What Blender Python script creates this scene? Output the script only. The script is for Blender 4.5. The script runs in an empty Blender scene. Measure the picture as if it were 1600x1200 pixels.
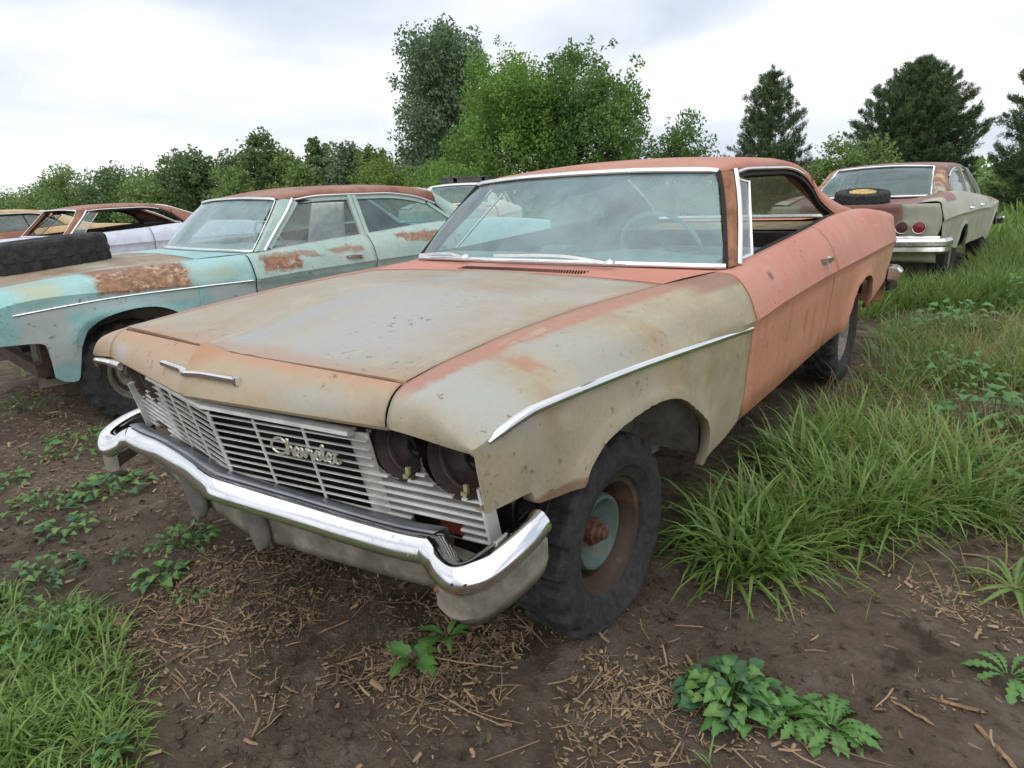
import bpy, math, random
import numpy as np
from mathutils import Vector, Matrix

rng = np.random.default_rng(11)
random.seed(5)
scene = bpy.context.scene
COL = scene.collection
PI = math.pi

# ------------------------------------------------------------------ camera
cam_data = bpy.data.cameras.new('camera')
cam = bpy.data.objects.new('camera', cam_data)
COL.objects.link(cam)
scene.camera = cam
CAM = np.array([1.7960, -0.7914, 1.2577])
_yaw, _pit, _rol = map(math.radians, (-38.3284, -16.0471, -2.6234))
_f = Vector((math.sin(_yaw)*math.cos(_pit), math.cos(_yaw)*math.cos(_pit), math.sin(_pit)))
_r0 = Vector((math.cos(_yaw), -math.sin(_yaw), 0)); _u0 = _r0.cross(_f)
_r = math.cos(_rol)*_r0 + math.sin(_rol)*_u0
_u = -math.sin(_rol)*_r0 + math.cos(_rol)*_u0
M = Matrix((( _r[0], _u[0], -_f[0], CAM[0]), (_r[1], _u[1], -_f[1], CAM[1]), (_r[2], _u[2], -_f[2], CAM[2]), (0, 0, 0, 1)))
cam.matrix_world = M
cam_data.sensor_width = 36.0
cam_data.lens = 36*1035.39/1600
cam_data.clip_start = 0.05
cam_data.clip_end = 2000

# ------------------------------------------------------------------ world, sun, exposure
SUN_EL, SUN_ROT = math.radians(58), math.radians(150)
world = bpy.data.worlds.new('World'); scene.world = world
world.use_nodes = True
wn = world.node_tree.nodes; wl = world.node_tree.links
wn.clear()
w_out = wn.new('ShaderNodeOutputWorld'); w_bg = wn.new('ShaderNodeBackground')
w_bg.inputs['Strength'].default_value = 0.10
sky = wn.new('ShaderNodeTexSky'); sky.sky_type = 'NISHITA'; sky.sun_disc = False
sky.sun_elevation = SUN_EL; sky.sun_rotation = SUN_ROT
w_tc = wn.new('ShaderNodeTexCoord')
w_map = wn.new('ShaderNodeMapping'); w_map.inputs['Scale'].default_value = (1.0, 1.0, 3.6)
wl.new(w_tc.outputs['Generated'], w_map.inputs['Vector'])
w_n1 = wn.new('ShaderNodeTexNoise'); w_n1.inputs['Scale'].default_value = 1.9; w_n1.inputs['Detail'].default_value = 5; w_n1.inputs['Roughness'].default_value = 0.45; w_n1.inputs['Distortion'].default_value = 0.25
wl.new(w_map.outputs['Vector'], w_n1.inputs['Vector'])
w_cr = wn.new('ShaderNodeValToRGB')
w_cr.color_ramp.elements[0].position = 0.40; w_cr.color_ramp.elements[0].color = (5.3, 5.9, 7.0, 1)
w_cr.color_ramp.elements[1].position = 0.60; w_cr.color_ramp.elements[1].color = (9.0, 9.1, 9.2, 1)
wl.new(w_n1.outputs['Fac'], w_cr.inputs['Fac'])
w_n2 = wn.new('ShaderNodeTexNoise'); w_n2.inputs['Scale'].default_value = 1.3; w_n2.inputs['Detail'].default_value = 4
wl.new(w_map.outputs['Vector'], w_n2.inputs['Vector'])
w_mr = wn.new('ShaderNodeMapRange'); w_mr.inputs['From Min'].default_value = 0.35; w_mr.inputs['From Max'].default_value = 0.65
w_mr.inputs['To Min'].default_value = 0.86; w_mr.inputs['To Max'].default_value = 1.0
wl.new(w_n2.outputs['Fac'], w_mr.inputs['Value'])
w_mix = wn.new('ShaderNodeMix'); w_mix.data_type = 'RGBA'
wl.new(w_mr.outputs['Result'], w_mix.inputs['Factor'])
wl.new(sky.outputs['Color'], w_mix.inputs[6]); wl.new(w_cr.outputs['Color'], w_mix.inputs[7])
wl.new(w_mix.outputs[2], w_bg.inputs['Color']); wl.new(w_bg.outputs['Background'], w_out.inputs['Surface'])

sun_d = bpy.data.lights.new('sun', 'SUN'); sun_d.energy = 1.5; sun_d.angle = math.radians(120); sun_d.color = (1.0, 0.97, 0.93)
sun = bpy.data.objects.new('sun', sun_d); COL.objects.link(sun)
sun.rotation_euler = (math.radians(90) - SUN_EL, 0, math.radians(180) - SUN_ROT)

scene.view_settings.view_transform = 'Standard'
scene.view_settings.look = 'None'
scene.view_settings.gamma = 1
scene.view_settings.use_curve_mapping = False
scene.view_settings.exposure = 0.38
scene.render.engine = 'CYCLES'
scene.cycles.max_bounces = 8
scene.cycles.transparent_max_bounces = 12
scene.cycles.use_denoising = True

# ------------------------------------------------------------------ node expression helper
class E:
    """a socket that can be added, multiplied and compared"""
    def __init__(s, nt, sock): s.nt, s.s = nt, sock
    def _m(s, op, b=None, c=None, rev=False):
        n = s.nt.nodes.new('ShaderNodeMath'); n.operation = op
        args = [s, b, c]
        if rev: args[0], args[1] = args[1], args[0]
        for i, a in enumerate(args):
            if a is None: continue
            if isinstance(a, E): s.nt.links.new(a.s, n.inputs[i])
            else: n.inputs[i].default_value = a
        return E(s.nt, n.outputs[0])
    def __add__(s, o): return s._m('ADD', o)
    __radd__ = __add__
    def __sub__(s, o): return s._m('SUBTRACT', o)
    def __rsub__(s, o): return s._m('SUBTRACT', o, rev=True)
    def __mul__(s, o): return s._m('MULTIPLY', o)
    __rmul__ = __mul__
    def abs(s): return s._m('ABSOLUTE')
    def max(s, o): return s._m('MAXIMUM', o)
    def min(s, o): return s._m('MINIMUM', o)
    def step(s, a, b, lo=0.0, hi=1.0):
        n = s.nt.nodes.new('ShaderNodeMapRange'); n.interpolation_type = 'SMOOTHSTEP'
        s.nt.links.new(s.s, n.inputs['Value'])
        if a > b: a, b, lo, hi = b, a, hi, lo
        n.inputs['From Min'].default_value = a; n.inputs['From Max'].default_value = b
        n.inputs['To Min'].default_value = lo; n.inputs['To Max'].default_value = hi
        return E(s.nt, n.outputs['Result'])

class Mat:
    def __init__(s, name):
        s.m = bpy.data.materials.new(name); s.m.use_nodes = True
        s.nt = s.m.node_tree; s.nt.nodes.clear()
        s.out = s.nt.nodes.new('ShaderNodeOutputMaterial')
        tc = s.nt.nodes.new('ShaderNodeTexCoord'); s.co = tc.outputs['Object']
        sp = s.nt.nodes.new('ShaderNodeSeparateXYZ'); s.nt.links.new(s.co, sp.inputs[0])
        s.X, s.Y, s.Z = (E(s.nt, sp.outputs[i]) for i in range(3))
    def noise(s, scale, detail=4, rough=0.55, stretch=(1, 1, 1), off=(0, 0, 0), dist=0.0):
        mp = s.nt.nodes.new('ShaderNodeMapping'); mp.inputs['Scale'].default_value = stretch; mp.inputs['Location'].default_value = off
        s.nt.links.new(s.co, mp.inputs[0])
        n = s.nt.nodes.new('ShaderNodeTexNoise'); n.inputs['Scale'].default_value = scale; n.inputs['Detail'].default_value = detail
        n.inputs['Roughness'].default_value = rough; n.inputs['Distortion'].default_value = dist
        s.nt.links.new(mp.outputs[0], n.inputs['Vector'])
        return E(s.nt, n.outputs['Fac'])
    def attr(s, name):
        n = s.nt.nodes.new('ShaderNodeAttribute'); n.attribute_name = name
        return E(s.nt, n.outputs['Fac'])
    def mix(s, a, b, fac):
        n = s.nt.nodes.new('ShaderNodeMix'); n.data_type = 'RGBA'
        for i, v in ((6, a), (7, b)):
            if isinstance(v, tuple): n.inputs[i].default_value = (*v[:3], 1)
            else: s.nt.links.new(v, n.inputs[i])
        if isinstance(fac, E): s.nt.links.new(fac.s, n.inputs[0])
        else: n.inputs[0].default_value = fac
        return n.outputs[2]
    def layers(s, base, ls):
        c = base
        for col, fac in ls: c = s.mix(c, col, fac)
        return c
    def principled(s, color, rough=0.5, metal=0.0, spec=0.5, bump=None, bump_d=0.01, trans=None, coat=0.0):
        p = s.nt.nodes.new('ShaderNodeBsdfPrincipled')
        def put(name, v):
            if isinstance(v, E): s.nt.links.new(v.s, p.inputs[name])
            elif isinstance(v, tuple): p.inputs[name].default_value = (*v[:3], 1)
            elif isinstance(v, (int, float)): p.inputs[name].default_value = v
            else: s.nt.links.new(v, p.inputs[name])
        put('Base Color', color); put('Roughness', rough); put('Metallic', metal); put('Specular IOR Level', spec)
        if coat: put('Coat Weight', coat); put('Coat Roughness', 0.15)
        if bump is not None:
            b = s.nt.nodes.new('ShaderNodeBump'); b.inputs['Strength'].default_value = 1.0; b.inputs['Distance'].default_value = bump_d
            s.nt.links.new(bump.s, b.inputs['Height']); s.nt.links.new(b.outputs[0], p.inputs['Normal'])
        sh = p.outputs[0]
        if trans is not None:
            t = s.nt.nodes.new('ShaderNodeBsdfTranslucent')
            if isinstance(color, tuple): t.inputs['Color'].default_value = (*color[:3], 1)
            else: s.nt.links.new(color, t.inputs['Color'])
            mx = s.nt.nodes.new('ShaderNodeMixShader'); mx.inputs[0].default_value = trans
            s.nt.links.new(sh, mx.inputs[1]); s.nt.links.new(t.outputs[0], mx.inputs[2]); sh = mx.outputs[0]
        s.nt.links.new(sh, s.out.inputs['Surface'])
        return s.m

def simple(name, color, rough=0.6, metal=0.0, spec=0.4, var=0.25, scale=14.0, bump=0.002):
    m = Mat(name); n = m.noise(scale, 5, 0.65)
    dark = tuple(c*(1-var) for c in color); lite = tuple(min(1, c*(1+var)) for c in color)
    return m.principled(m.mix(dark, lite, n.step(0.3, 0.7)), rough, metal, spec, bump=n, bump_d=bump)

# ------------------------------------------------------------------ mesh helpers
def obj(name, V, F, mat=None, parent=None, smooth=True, angle=38, solid=0.0, offset=-1.0, attrs=None):
    me = bpy.data.meshes.new(name)
    V = np.asarray(V, dtype=np.float32)
    if isinstance(F, np.ndarray):
        k = F.shape[1]; nf = len(F)
        me.vertices.add(len(V)); me.vertices.foreach_set('co', V.ravel())
        me.loops.add(nf*k); me.loops.foreach_set('vertex_index', F.astype(np.int32).ravel())
        me.polygons.add(nf); me.polygons.foreach_set('loop_start', np.arange(0, nf*k, k, dtype=np.int32))
        me.update(calc_edges=True)
    else:
        me.from_pydata([tuple(map(float, v)) for v in V], [], [tuple(map(int, f)) for f in F]); me.update()
    if attrs:
        for k_, a in attrs.items():
            at = me.attributes.new(k_, 'FLOAT', 'POINT'); at.data.foreach_set('value', np.asarray(a, dtype=np.float32))
    if smooth:
        me.polygons.foreach_set('use_smooth', np.ones(len(me.polygons), dtype=bool))
        if angle and len(me.polygons) < 200000: me.set_sharp_from_angle(angle=math.radians(angle))
    if mat is not None: me.materials.append(mat)
    o = bpy.data.objects.new(name, me); COL.objects.link(o)
    if parent is not None: o.parent = parent
    if solid:
        md = o.modifiers.new('thickness', 'SOLIDIFY'); md.thickness = solid; md.offset = offset; md.use_even_offset = False
    return o

def empty(name, loc, rz=0.0, label=None, cat=None, group=None, rot=None):
    o = bpy.data.objects.new(name, None); COL.objects.link(o)
    o.location = loc; o.rotation_euler = rot if rot else (0, 0, rz); o.empty_display_size = 0.2
    tag(o, label, cat, group); return o

def tag(o, label=None, cat=None, group=None, kind=None):
    if label: o['label'] = label
    if cat: o['category'] = cat
    if group: o['group'] = group
    if kind: o['kind'] = kind
    return o

class MB:
    """collects pieces into one mesh"""
    def __init__(s): s.V, s.F = [], []
    def add(s, V, F):
        b = len(s.V); s.V += [tuple(map(float, v)) for v in V]; s.F += [tuple(int(i)+b for i in f) for f in F]; return s
    def box(s, c, d, rot=None):
        P = np.array([[x, y, z] for x in (-.5, .5) for y in (-.5, .5) for z in (-.5, .5)])*np.array(d)
        if rot is not None: P = P @ np.array(rot.to_3x3()).T
        P = P + np.array(c)
        return s.add(P, [(0, 1, 3, 2), (4, 6, 7, 5), (0, 4, 5, 1), (2, 3, 7, 6), (0, 2, 6, 4), (1, 5, 7, 3)])
    def build(s, name, mat, parent=None, **k): return obj(name, s.V, s.F, mat, parent, **k)

def gridf(n, m, flip=False):
    i = np.arange(n-1)[:, None]*m + np.arange(m-1)[None, :]
    i = i.ravel(); q = np.stack([i, i+1, i+m+1, i+m], 1)
    return q[:, ::-1].copy() if flip else q

def grid_obj(name, P, mat, parent=None, flip=False, **k):
    P = np.asarray(P, float); n, m = P.shape[:2]
    return obj(name, P.reshape(-1, 3), gridf(n, m, flip), mat, parent, **k)

def cr(pts, n=8, closed=False):
    """Catmull-Rom curve through the points"""
    P = np.asarray(pts, float)
    if closed: Q = np.vstack([P[-1], P, P[0], P[1]])
    else: Q = np.vstack([2*P[0]-P[1], P, 2*P[-1]-P[-2]])
    out = []
    for i in range(1, len(Q)-2):
        p0, p1, p2, p3 = Q[i-1], Q[i], Q[i+1], Q[i+2]
        for t in np.linspace(0, 1, n, endpoint=False):
            out.append(.5*((2*p1)+(-p0+p2)*t+(2*p0-5*p1+4*p2-p3)*t*t+(-p0+3*p1-3*p2+p3)*t**3))
    if not closed: out.append(P[-1])
    return np.array(out)

def resample(P, n):
    P = np.asarray(P, float); d = np.r_[0, np.cumsum(np.linalg.norm(np.diff(P, axis=0), axis=1))]
    t = np.linspace(0, d[-1], n); return np.stack([np.interp(t, d, P[:, i]) for i in range(P.shape[1])], 1)

def sweep(path, prof, up=(0, 0, 1), closed=False, cap=True, prof_closed=True, scale=None):
    """sweep a 2-D profile (side, up) along a 3-D path"""
    P = np.asarray(path, float); n = len(P); prof = np.asarray(prof, float); m = len(prof)
    T = np.roll(P, -1, 0)-np.roll(P, 1, 0) if closed else np.gradient(P, axis=0)
    T /= np.linalg.norm(T, axis=1)[:, None]+1e-12
    up = np.broadcast_to(np.asarray(up, float), P.shape)
    S = np.cross(T, up); S /= np.linalg.norm(S, axis=1)[:, None]+1e-12
    B = np.cross(S, T)
    sc = np.ones(n) if scale is None else np.asarray(scale, float)
    V = P[:, None, :] + (S[:, None, :]*prof[None, :, 0, None] + B[:, None, :]*prof[None, :, 1, None])*sc[:, None, None]
    F = []
    nn = n if closed else n-1; mm = m if prof_closed else m-1
    for i in range(nn):
        for j in range(mm):
            a, b = i*m+j, i*m+(j+1) % m; c, d = ((i+1) % n)*m+(j+1) % m, ((i+1) % n)*m+j
            F.append((a, b, c, d))
    if cap and not closed and prof_closed:
        F.append(tuple(range(m-1, -1, -1))); F.append(tuple((n-1)*m+j for j in range(m)))
    return V.reshape(-1, 3), F

def circ(r, k=8, sx=1.0, sy=1.0):
    return [(r*sx*math.cos(2*PI*i/k), r*sy*math.sin(2*PI*i/k)) for i in range(k)]

def tube(mb, path, r, k=6, scale=None, up=(0.01, 0.02, 1), sx=1.0, sy=1.0):
    V, F = sweep(path, circ(r, k, sx, sy), up=up, scale=scale); mb.add(V, F); return mb

def lathe(prof, k=32, axis='x', arc=None):
    """prof: (along axis, radius)"""
    prof = np.asarray(prof, float); a = np.arange(k)*2*PI/k
    A, Rr = prof[:, 0], prof[:, 1]
    c, s = np.cos(a)[:, None]*Rr[None], np.sin(a)[:, None]*Rr[None]
    L = np.broadcast_to(A[None], c.shape)
    V = np.stack([L, c, s] if axis == 'x' else ([c, s, L] if axis == 'z' else [c, L, s]), 2)
    m = len(prof); F = []
    for i in range(k):
        for j in range(m-1): F.append((i*m+j, ((i+1) % k)*m+j, ((i+1) % k)*m+j+1, i*m+j+1))
    return V.reshape(-1, 3), F

def pin(xk, yk, x):
    """monotone cubic interpolation"""
    xk, yk = np.asarray(xk, float), np.asarray(yk, float); x = np.asarray(x, float)
    h = np.diff(xk); d = np.diff(yk)/h; m = np.zeros_like(yk)
    m[1:-1] = np.where(d[:-1]*d[1:] > 0, 2*d[:-1]*d[1:]/(d[:-1]+d[1:]+1e-12*np.sign(d[:-1]+d[1:]+1e-15)), 0)
    m[0], m[-1] = d[0], d[-1]
    i = np.clip(np.searchsorted(xk, x, side='right')-1, 0, len(h)-1)
    t = np.clip((x-xk[i])/h[i], 0, 1)
    return (yk[i]*(1+2*t)*(1-t)**2 + m[i]*h[i]*t*(1-t)**2 + yk[i+1]*t*t*(3-2*t) + m[i+1]*h[i]*t*t*(t-1))

def sst(a, b, x):
    t = np.clip((np.asarray(x, float)-a)/(b-a), 0, 1); return t*t*(3-2*t)

def rnoise(x, y, f, seed=0):
    """cheap smooth 2-D value noise, about -1..1"""
    x = np.asarray(x, float)*f+seed*17.3; y = np.asarray(y, float)*f+seed*9.1
    xi, yi = np.floor(x).astype(np.int64), np.floor(y).astype(np.int64); fx, fy = x-xi, y-yi
    def hsh(a, b):
        h = (a*374761393+b*668265263+seed*1442695) & 0x7fffffff
        h = ((h ^ (h >> 13))*1274126177) & 0x7fffffff
        return (h & 0xffff)/32767.5-1
    u, v = fx*fx*(3-2*fx), fy*fy*(3-2*fy)
    return (hsh(xi, yi)*(1-u)*(1-v)+hsh(xi+1, yi)*u*(1-v)+hsh(xi, yi+1)*(1-u)*v+hsh(xi+1, yi+1)*u*v)

GZ = -0.07      # level of the ground under the cars
# ------------------------------------------------------------------ materials
def box_mask(m, y0, y1, z0, z1, n, amp=0.06, e=0.02):
    """patch of wear on the sheet metal, ragged at its edge"""
    Y, Z = m.Y + (n-0.5)*amp*2, m.Z + (n-0.5)*amp
    f = Y.step(y0-e, y0+e)*Y.step(y1+e, y1-e)
    return f*Z.step(z0-e*.6, z0+e*.6)*Z.step(z1+e*.6, z1-e*.6)

def paint(name, base, blot=(), layers=None, rough=0.5, spec=0.35, mott=0.10, streak=0.12, chips=.6):
    """faded paint: fine mottling, rain streaks, soft blotches [(colour, scale, threshold, amount, seed)]"""
    m = Mat(name)
    fine = m.noise(60, 6, 0.7); mid = m.noise(7, 6, 0.62); st = m.noise(9, 4, 0.6, stretch=(1, 1, 0.12))
    d = tuple(c*(1-mott*2) for c in base); l = tuple(min(1, c*(1+mott*1.6)) for c in base)
    col = m.mix(d, l, mid.step(0.3, 0.7)*0.6+fine.step(0.3, 0.7)*0.4)
    for (c, sc, th, am, sd) in blot:
        n = m.noise(sc, 6, 0.62, off=(sd, sd*1.7, sd*.6), dist=0.35)
        col = m.mix(col, c, n.step(th-0.07, th+0.09)*am)
    if streak: col = m.mix(col, tuple(c*.62 for c in base), st.step(0.52, 0.72)*streak)
    if layers:
        for (c, f) in layers(m): col = m.mix(col, c, f)
    # crisp chips through to the primer and to rust, and fine scratches
    cl = m.noise(2.4, 4, .6, off=(11, 3, 7)); ch = m.noise(30, 7, .72, off=(2, 2, 2))
    chip = ch.step(.615, .635)*cl.step(.46, .60)*chips
    col = m.mix(col, tuple(c*.55+d_*.45 for c, d_ in zip(base, (.34, .24, .17))), ch.step(.585, .605)*cl.step(.48, .60)*chips*.6)
    col = m.mix(col, (0.135, 0.062, 0.034), chip*.85)
    sc_ = m.noise(22, 3, .5, stretch=(1, .05, 1), off=(1, 9, 4))
    col = m.mix(col, tuple(min(1, c*1.25+.02) for c in base), sc_.step(.685, .70)*cl.step(.45, .6)*.45)
    # tiny rust pin-points
    sp = m.noise(150, 2, 0.5)
    col = m.mix(col, (0.10, 0.045, 0.022), sp.step(0.70, 0.76)*m.noise(3, 3, .5, off=(5, 1, 2)).step(0.45, 0.62)*0.75)
    r = mid.step(0.25, 0.75, rough-0.1, rough+0.14)
    return m.principled(col, r, 0, spec, bump=fine*0.35+mid*1.3+m.noise(3.2, 2, .4)*2.4-chip*.5, bump_d=0.0026)

RUST = (0.16, 0.065, 0.030)
RUSTL = (0.30, 0.115, 0.045)
PRIMER = (0.365, 0.170, 0.112)

def hood_layers(m):
    n = m.noise(4, 6, .65, off=(3, 3, 3)); big = m.noise(1.6, 4, .5, off=(8, 2, 1))
    bl = (0.30, 0.315, 0.315)
    return [
        (bl, ((m.X+0.02).abs()+(n-.5)*.10).step(0.10, 0.03)*m.Y.step(1.5, 1.1)*0.75),
        ((0.335, 0.34, 0.335), ((m.X-0.32+(n-.5)*.5).abs()).step(0.40, 0.05)*(m.Y-0.55+(big-.5)*.6).abs().step(0.62, 0.15)*0.6),
        ((0.33, 0.20, 0.10), ((m.X-0.20+(n-.5)*.4).abs()).step(0.45, 0.1)*(m.Y-1.12+(big-.5)*.3).abs().step(0.22, 0.02)*n.step(.42, .62)*0.9),
        (PRIMER, (m.X.abs()+(n-.5)*.03).step(0.695, 0.735)*0.4),
        ((0.36, 0.20, 0.11), (m.Y+(n-.5)*.10).step(0.26, 0.19)*0.55),
    ]
M_HOOD = paint('hood_paint', (0.34, 0.295, 0.21), [((0.31, 0.22, 0.13), 2.2, .54, .6, 1), ((0.36, 0.345, 0.30), 1.4, .5, .6, 4)], hood_layers, rough=.42, spec=.5, streak=0)

def fender_layers(m):
    n = m.noise(9, 6, .65, off=(1, 5, 3)); n2 = m.noise(3, 5, .6, off=(7, 5, 3))
    aX = m.X.abs()
    crown = (aX - m.Y*0.085 + (n-.5)*.05 + (n2-.5)*.06)
    return [
        ((0.35, 0.37, 0.36), ((m.Y-0.24).abs()+(n2-.5)*.3).step(0.20, 0.02)*m.Z.step(0.70, 0.80)*0.7),
        ((0.32, 0.33, 0.31), (m.Y-0.62+(n2-.5)*.5).abs().step(0.22, 0.03)*(m.Z-0.84).abs().step(0.10, 0.02)*0.65),
        (PRIMER, (crown+(m.noise(40, 5, .7)-.5)*.035).step(0.752, 0.722)*m.Z.step(0.82, 0.86)*0.9),
        ((0.24, 0.12, 0.075), (m.Y+(n2-.5)*.12).step(1.30, 1.48)*m.Z.step(0.885, 0.905)*0.8),
        ((0.35, 0.19, 0.12), (m.Y-0.46+(n-.5)*.16).abs().step(0.05, 0.01)*(m.Z-0.855+(n-.5)*.1).abs().step(0.030, 0.008)*0.85),
        ((0.33, 0.21, 0.125), (m.Y-0.42+(n-.5)*.16).abs().step(0.05, 0.0)*m.Z.step(0.60, 0.74)*n2.step(.42, .6)*0.5),
        (RUST, n.step(.62, .70)*m.Z.step(0.74, 0.58)*0.30),
        ((0.15, 0.075, 0.04), box_mask(m, 0.20, 0.56, 0.50, 0.560, n, .04, .012)*0.7),
        ((0.40, 0.25, 0.15), m.X.step(-.5, -.78)*m.Y.step(.32, .22)*0.75),
    ]
M_FEND = paint('fender_paint', (0.345, 0.295, 0.19), [((0.33, 0.21, 0.11), 3.0, .54, .55, 2), ((0.36, 0.335, 0.26), 2.0, .52, .6, 9)], fender_layers, rough=.46, spec=.42)

def header_layers(m):
    n = m.noise(7, 6, .65, off=(2, 9, 3)); n2 = m.noise(2.6, 5, .6, off=(3, 1, 3))
    return [
        ((0.44, 0.21, 0.125), (m.Z+(n-.5)*.05+(n2-.5)*.02).step(0.832, 0.866)*0.7),
        ((0.40, 0.25, 0.155), (m.X+(n2-.5)*.3).step(0.05, -0.45)*0.65),
        ((0.36, 0.37, 0.35), ((m.X-0.52+(n2-.5)*.4).abs()).step(0.22, 0.03)*(m.Z-0.80).abs().step(0.045, 0.01)*0.55),
        ((0.40, 0.42, 0.40), ((m.X+0.58+(n2-.5)*.2).abs()).step(0.14, 0.02)*(m.Z-0.80).abs().step(0.04, 0.01)*0.6),
    ]
M_HEAD = paint('header_paint', (0.365, 0.28, 0.175), [((0.36, 0.31, 0.22), 2.4, .5, .7, 3)], header_layers, rough=.46, spec=.4, streak=.06)

def orange_layers(m):
    n = m.noise(8, 6, .65, off=(2, 4, 7)); n2 = m.noise(2.2, 5, .6, off=(6, 1, 8))
    st = m.noise(14, 4, .6, stretch=(1, 1, .1))
    zc = m.Z - m.Y*0.012
    return [
        ((0.50, 0.235, 0.14), (zc+(n2-.5)*.10).step(0.74, 0.66)*0.75),
        ((0.47, 0.27, 0.17), m.Y.step(3.6, 4.7)*(zc+(n2-.5)*.2).step(0.85, 0.72)*0.8),
        ((0.40, 0.17, 0.10), st.step(.5, .68)*zc.step(0.78, 0.72)*0.55),
        ((0.36, 0.13, 0.075), (m.Y-2.55+(n-.5)*.06).abs().step(0.035, 0.01)*(m.Z-0.60).abs().step(0.09, 0.03)*0.7),
        ((0.18, 0.08, 0.05), (m.Y-2.02+(n-.5)*.05).abs().step(0.028, 0.01)*(m.Z-0.885+(n-.5)*.03).abs().step(0.022, 0.005)*0.95),
        ((0.42, 0.22, 0.13), (m.Y-3.85+(n-.5)*.3).abs().step(0.16, 0.02)*m.Z.step(0.96, 1.04)*0.6),
        (RUST, (m.Z+(n-.5)*.10).step(0.47, 0.36)*0.6),
    ]
M_ORANGE = paint('salmon_primer', (0.50, 0.210, 0.150), [((0.52, 0.255, 0.195), 1.7, .5, .6, 1), ((0.45, 0.18, 0.11), 3.1, .56, .4, 5)], orange_layers, rough=.55, spec=.3, mott=.06, streak=.05)

def roof_layers(m):
    n = m.noise(5, 6, .65, off=(2, 9, 9)); n2 = m.noise(1.8, 5, .6, off=(3, 9, 3))
    return [((0.33, 0.15, 0.085), n2.step(.46, .62)*0.65), ((0.40, 0.27, 0.15), (n*0.5+n2*.5).step(.54, .66)*0.55),
            ((0.20, 0.085, 0.045), m.noise(2.5, 6, .7, stretch=(1, .3, 1)).step(.55, .7)*0.5)]
M_ROOF = paint('roof_primer', (0.44, 0.17, 0.105), [((0.48, 0.24, 0.16), 2.2, .5, .5, 6)], roof_layers, rough=.5, spec=.35, streak=0)
M_PILLAR = paint('pillar_rust', (0.26, 0.115, 0.06), [((0.36, 0.18, 0.09), 6, .5, .6, 6), ((.12, .05, .03), 9, .55, .6, 2)], None, rough=.65, spec=.25)

def chrome(name, base=(0.80, 0.80, 0.82), rough=0.07, pits=0.5, dirt=0.25):
    m = Mat(name)
    n = m.noise(70, 5, .7); b = m.noise(9, 4, .6, off=(4, 4, 1))
    p = n.step(.60, .67)*b.step(.44, .62)*pits
    col = m.mix(m.mix(base, tuple(c*.55 for c in base), b.step(.45, .75)*dirt), (0.13, 0.06, 0.035), p)
    r = b.step(.35, .75, rough, rough+.14)
    return m.principled(col, r+p*.5, (p*-1+1.0), 0.5, bump=m.noise(4, 2, .5), bump_d=.002)
M_CHROME = chrome('chrome')
M_CHROME_OLD = chrome('dull_chrome', (0.72, 0.71, 0.68), .2, .8, .5)
def satin(name, base, metal, rough):
    m = Mat(name); n = m.noise(40, 5, .7); b = m.noise(8, 4, .6)
    col = m.mix(tuple(c*.72 for c in base), base, b.step(.35, .65)); col = m.mix(col, (.16, .11, .075), n.step(.62, .72)*b.step(.62, .48)*.7)
    return m.principled(col, rough, metal, .5, bump=n, bump_d=.0008)
M_LEDGE = satin('dusty_reflection_grey_chrome', (.30, .31, .34), .75, .36)  # dark blue-grey reflection of the nose put into the colour; dust roughens it
M_ALU = satin('aluminium_trim', (0.88, 0.87, 0.83), .30, .33)
M_ALUMID = satin('dusty_aluminium_casting', (0.50, 0.49, 0.45), .3, .45)
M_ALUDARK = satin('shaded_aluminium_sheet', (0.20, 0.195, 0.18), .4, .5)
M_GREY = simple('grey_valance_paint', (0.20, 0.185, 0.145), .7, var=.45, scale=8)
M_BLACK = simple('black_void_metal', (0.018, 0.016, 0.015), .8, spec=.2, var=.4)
M_RUBBER = simple('black_seal_rubber', (0.022, 0.020, 0.019), .75, spec=.25, var=.3)
M_TYRE = None
def tyre_mat():
    m = Mat('weathered_tyre'); n = m.noise(30, 6, .7); b = m.noise(5, 4, .6)
    col = m.mix(m.mix((.020, .020, .021), (.044, .043, .042), n.step(.3, .7)), (.085, .075, .063), b.step(.55, .78)*.35)
    return m.principled(col, .82, 0, .25, bump=n, bump_d=.004)
M_TYRE = tyre_mat()
def teal_rim():
    m = Mat('teal_wheel_paint'); n = m.noise(18, 6, .7); b = m.noise(6, 5, .6)
    rad = ((m.Y*m.Y)+(m.Z*m.Z))
    col = m.mix((.055, .085, .075), (.090, .130, .115), n.step(.3, .7))
    col = m.mix(col, (.055, .034, .025), (rad+(b-.5)*.004).step(.0172, .0192))
    col = m.mix(col, (.13, .07, .038), b.step(.56, .68)*.6)
    return m.principled(col, .6, 0, .35, bump=n, bump_d=.003)
M_RIM = teal_rim()
M_RUSTY = simple('rusted_steel', (0.12, 0.05, 0.026), .85, spec=.2, var=.5, scale=25, bump=.004)
M_HUB = simple('rusty_hub', (0.10, 0.045, 0.030), .7, spec=.3, var=.5, scale=50)
M_STEEL = simple('grey_wheel_steel', (0.20, 0.17, 0.14), .6, var=.4, scale=20)
M_YELLOWRIM = simple('yellow_wheel_paint', (0.50, 0.36, 0.12), .6, var=.3, scale=20)
M_INTDARK = simple('dark_cabin_trim', (0.035, 0.024, 0.018), .8, var=.5, scale=10)
M_INTBEIGE = simple('sun_bleached_seat_foam', (0.36, 0.27, 0.16), .85, var=.35, scale=12, bump=.01)
M_TEALSEAT = simple('faded_teal_seat_cloth', (0.17, 0.25, 0.26), .85, var=.4, scale=6, bump=.01)
M_TEALDASH = simple('teal_dash_vinyl', (0.25, 0.37, 0.35), .55, var=.25, scale=8)
M_LINER = simple('dusty_inner_fender', (0.16, 0.15, 0.125), .8, var=.6, scale=5, bump=.004)
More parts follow.
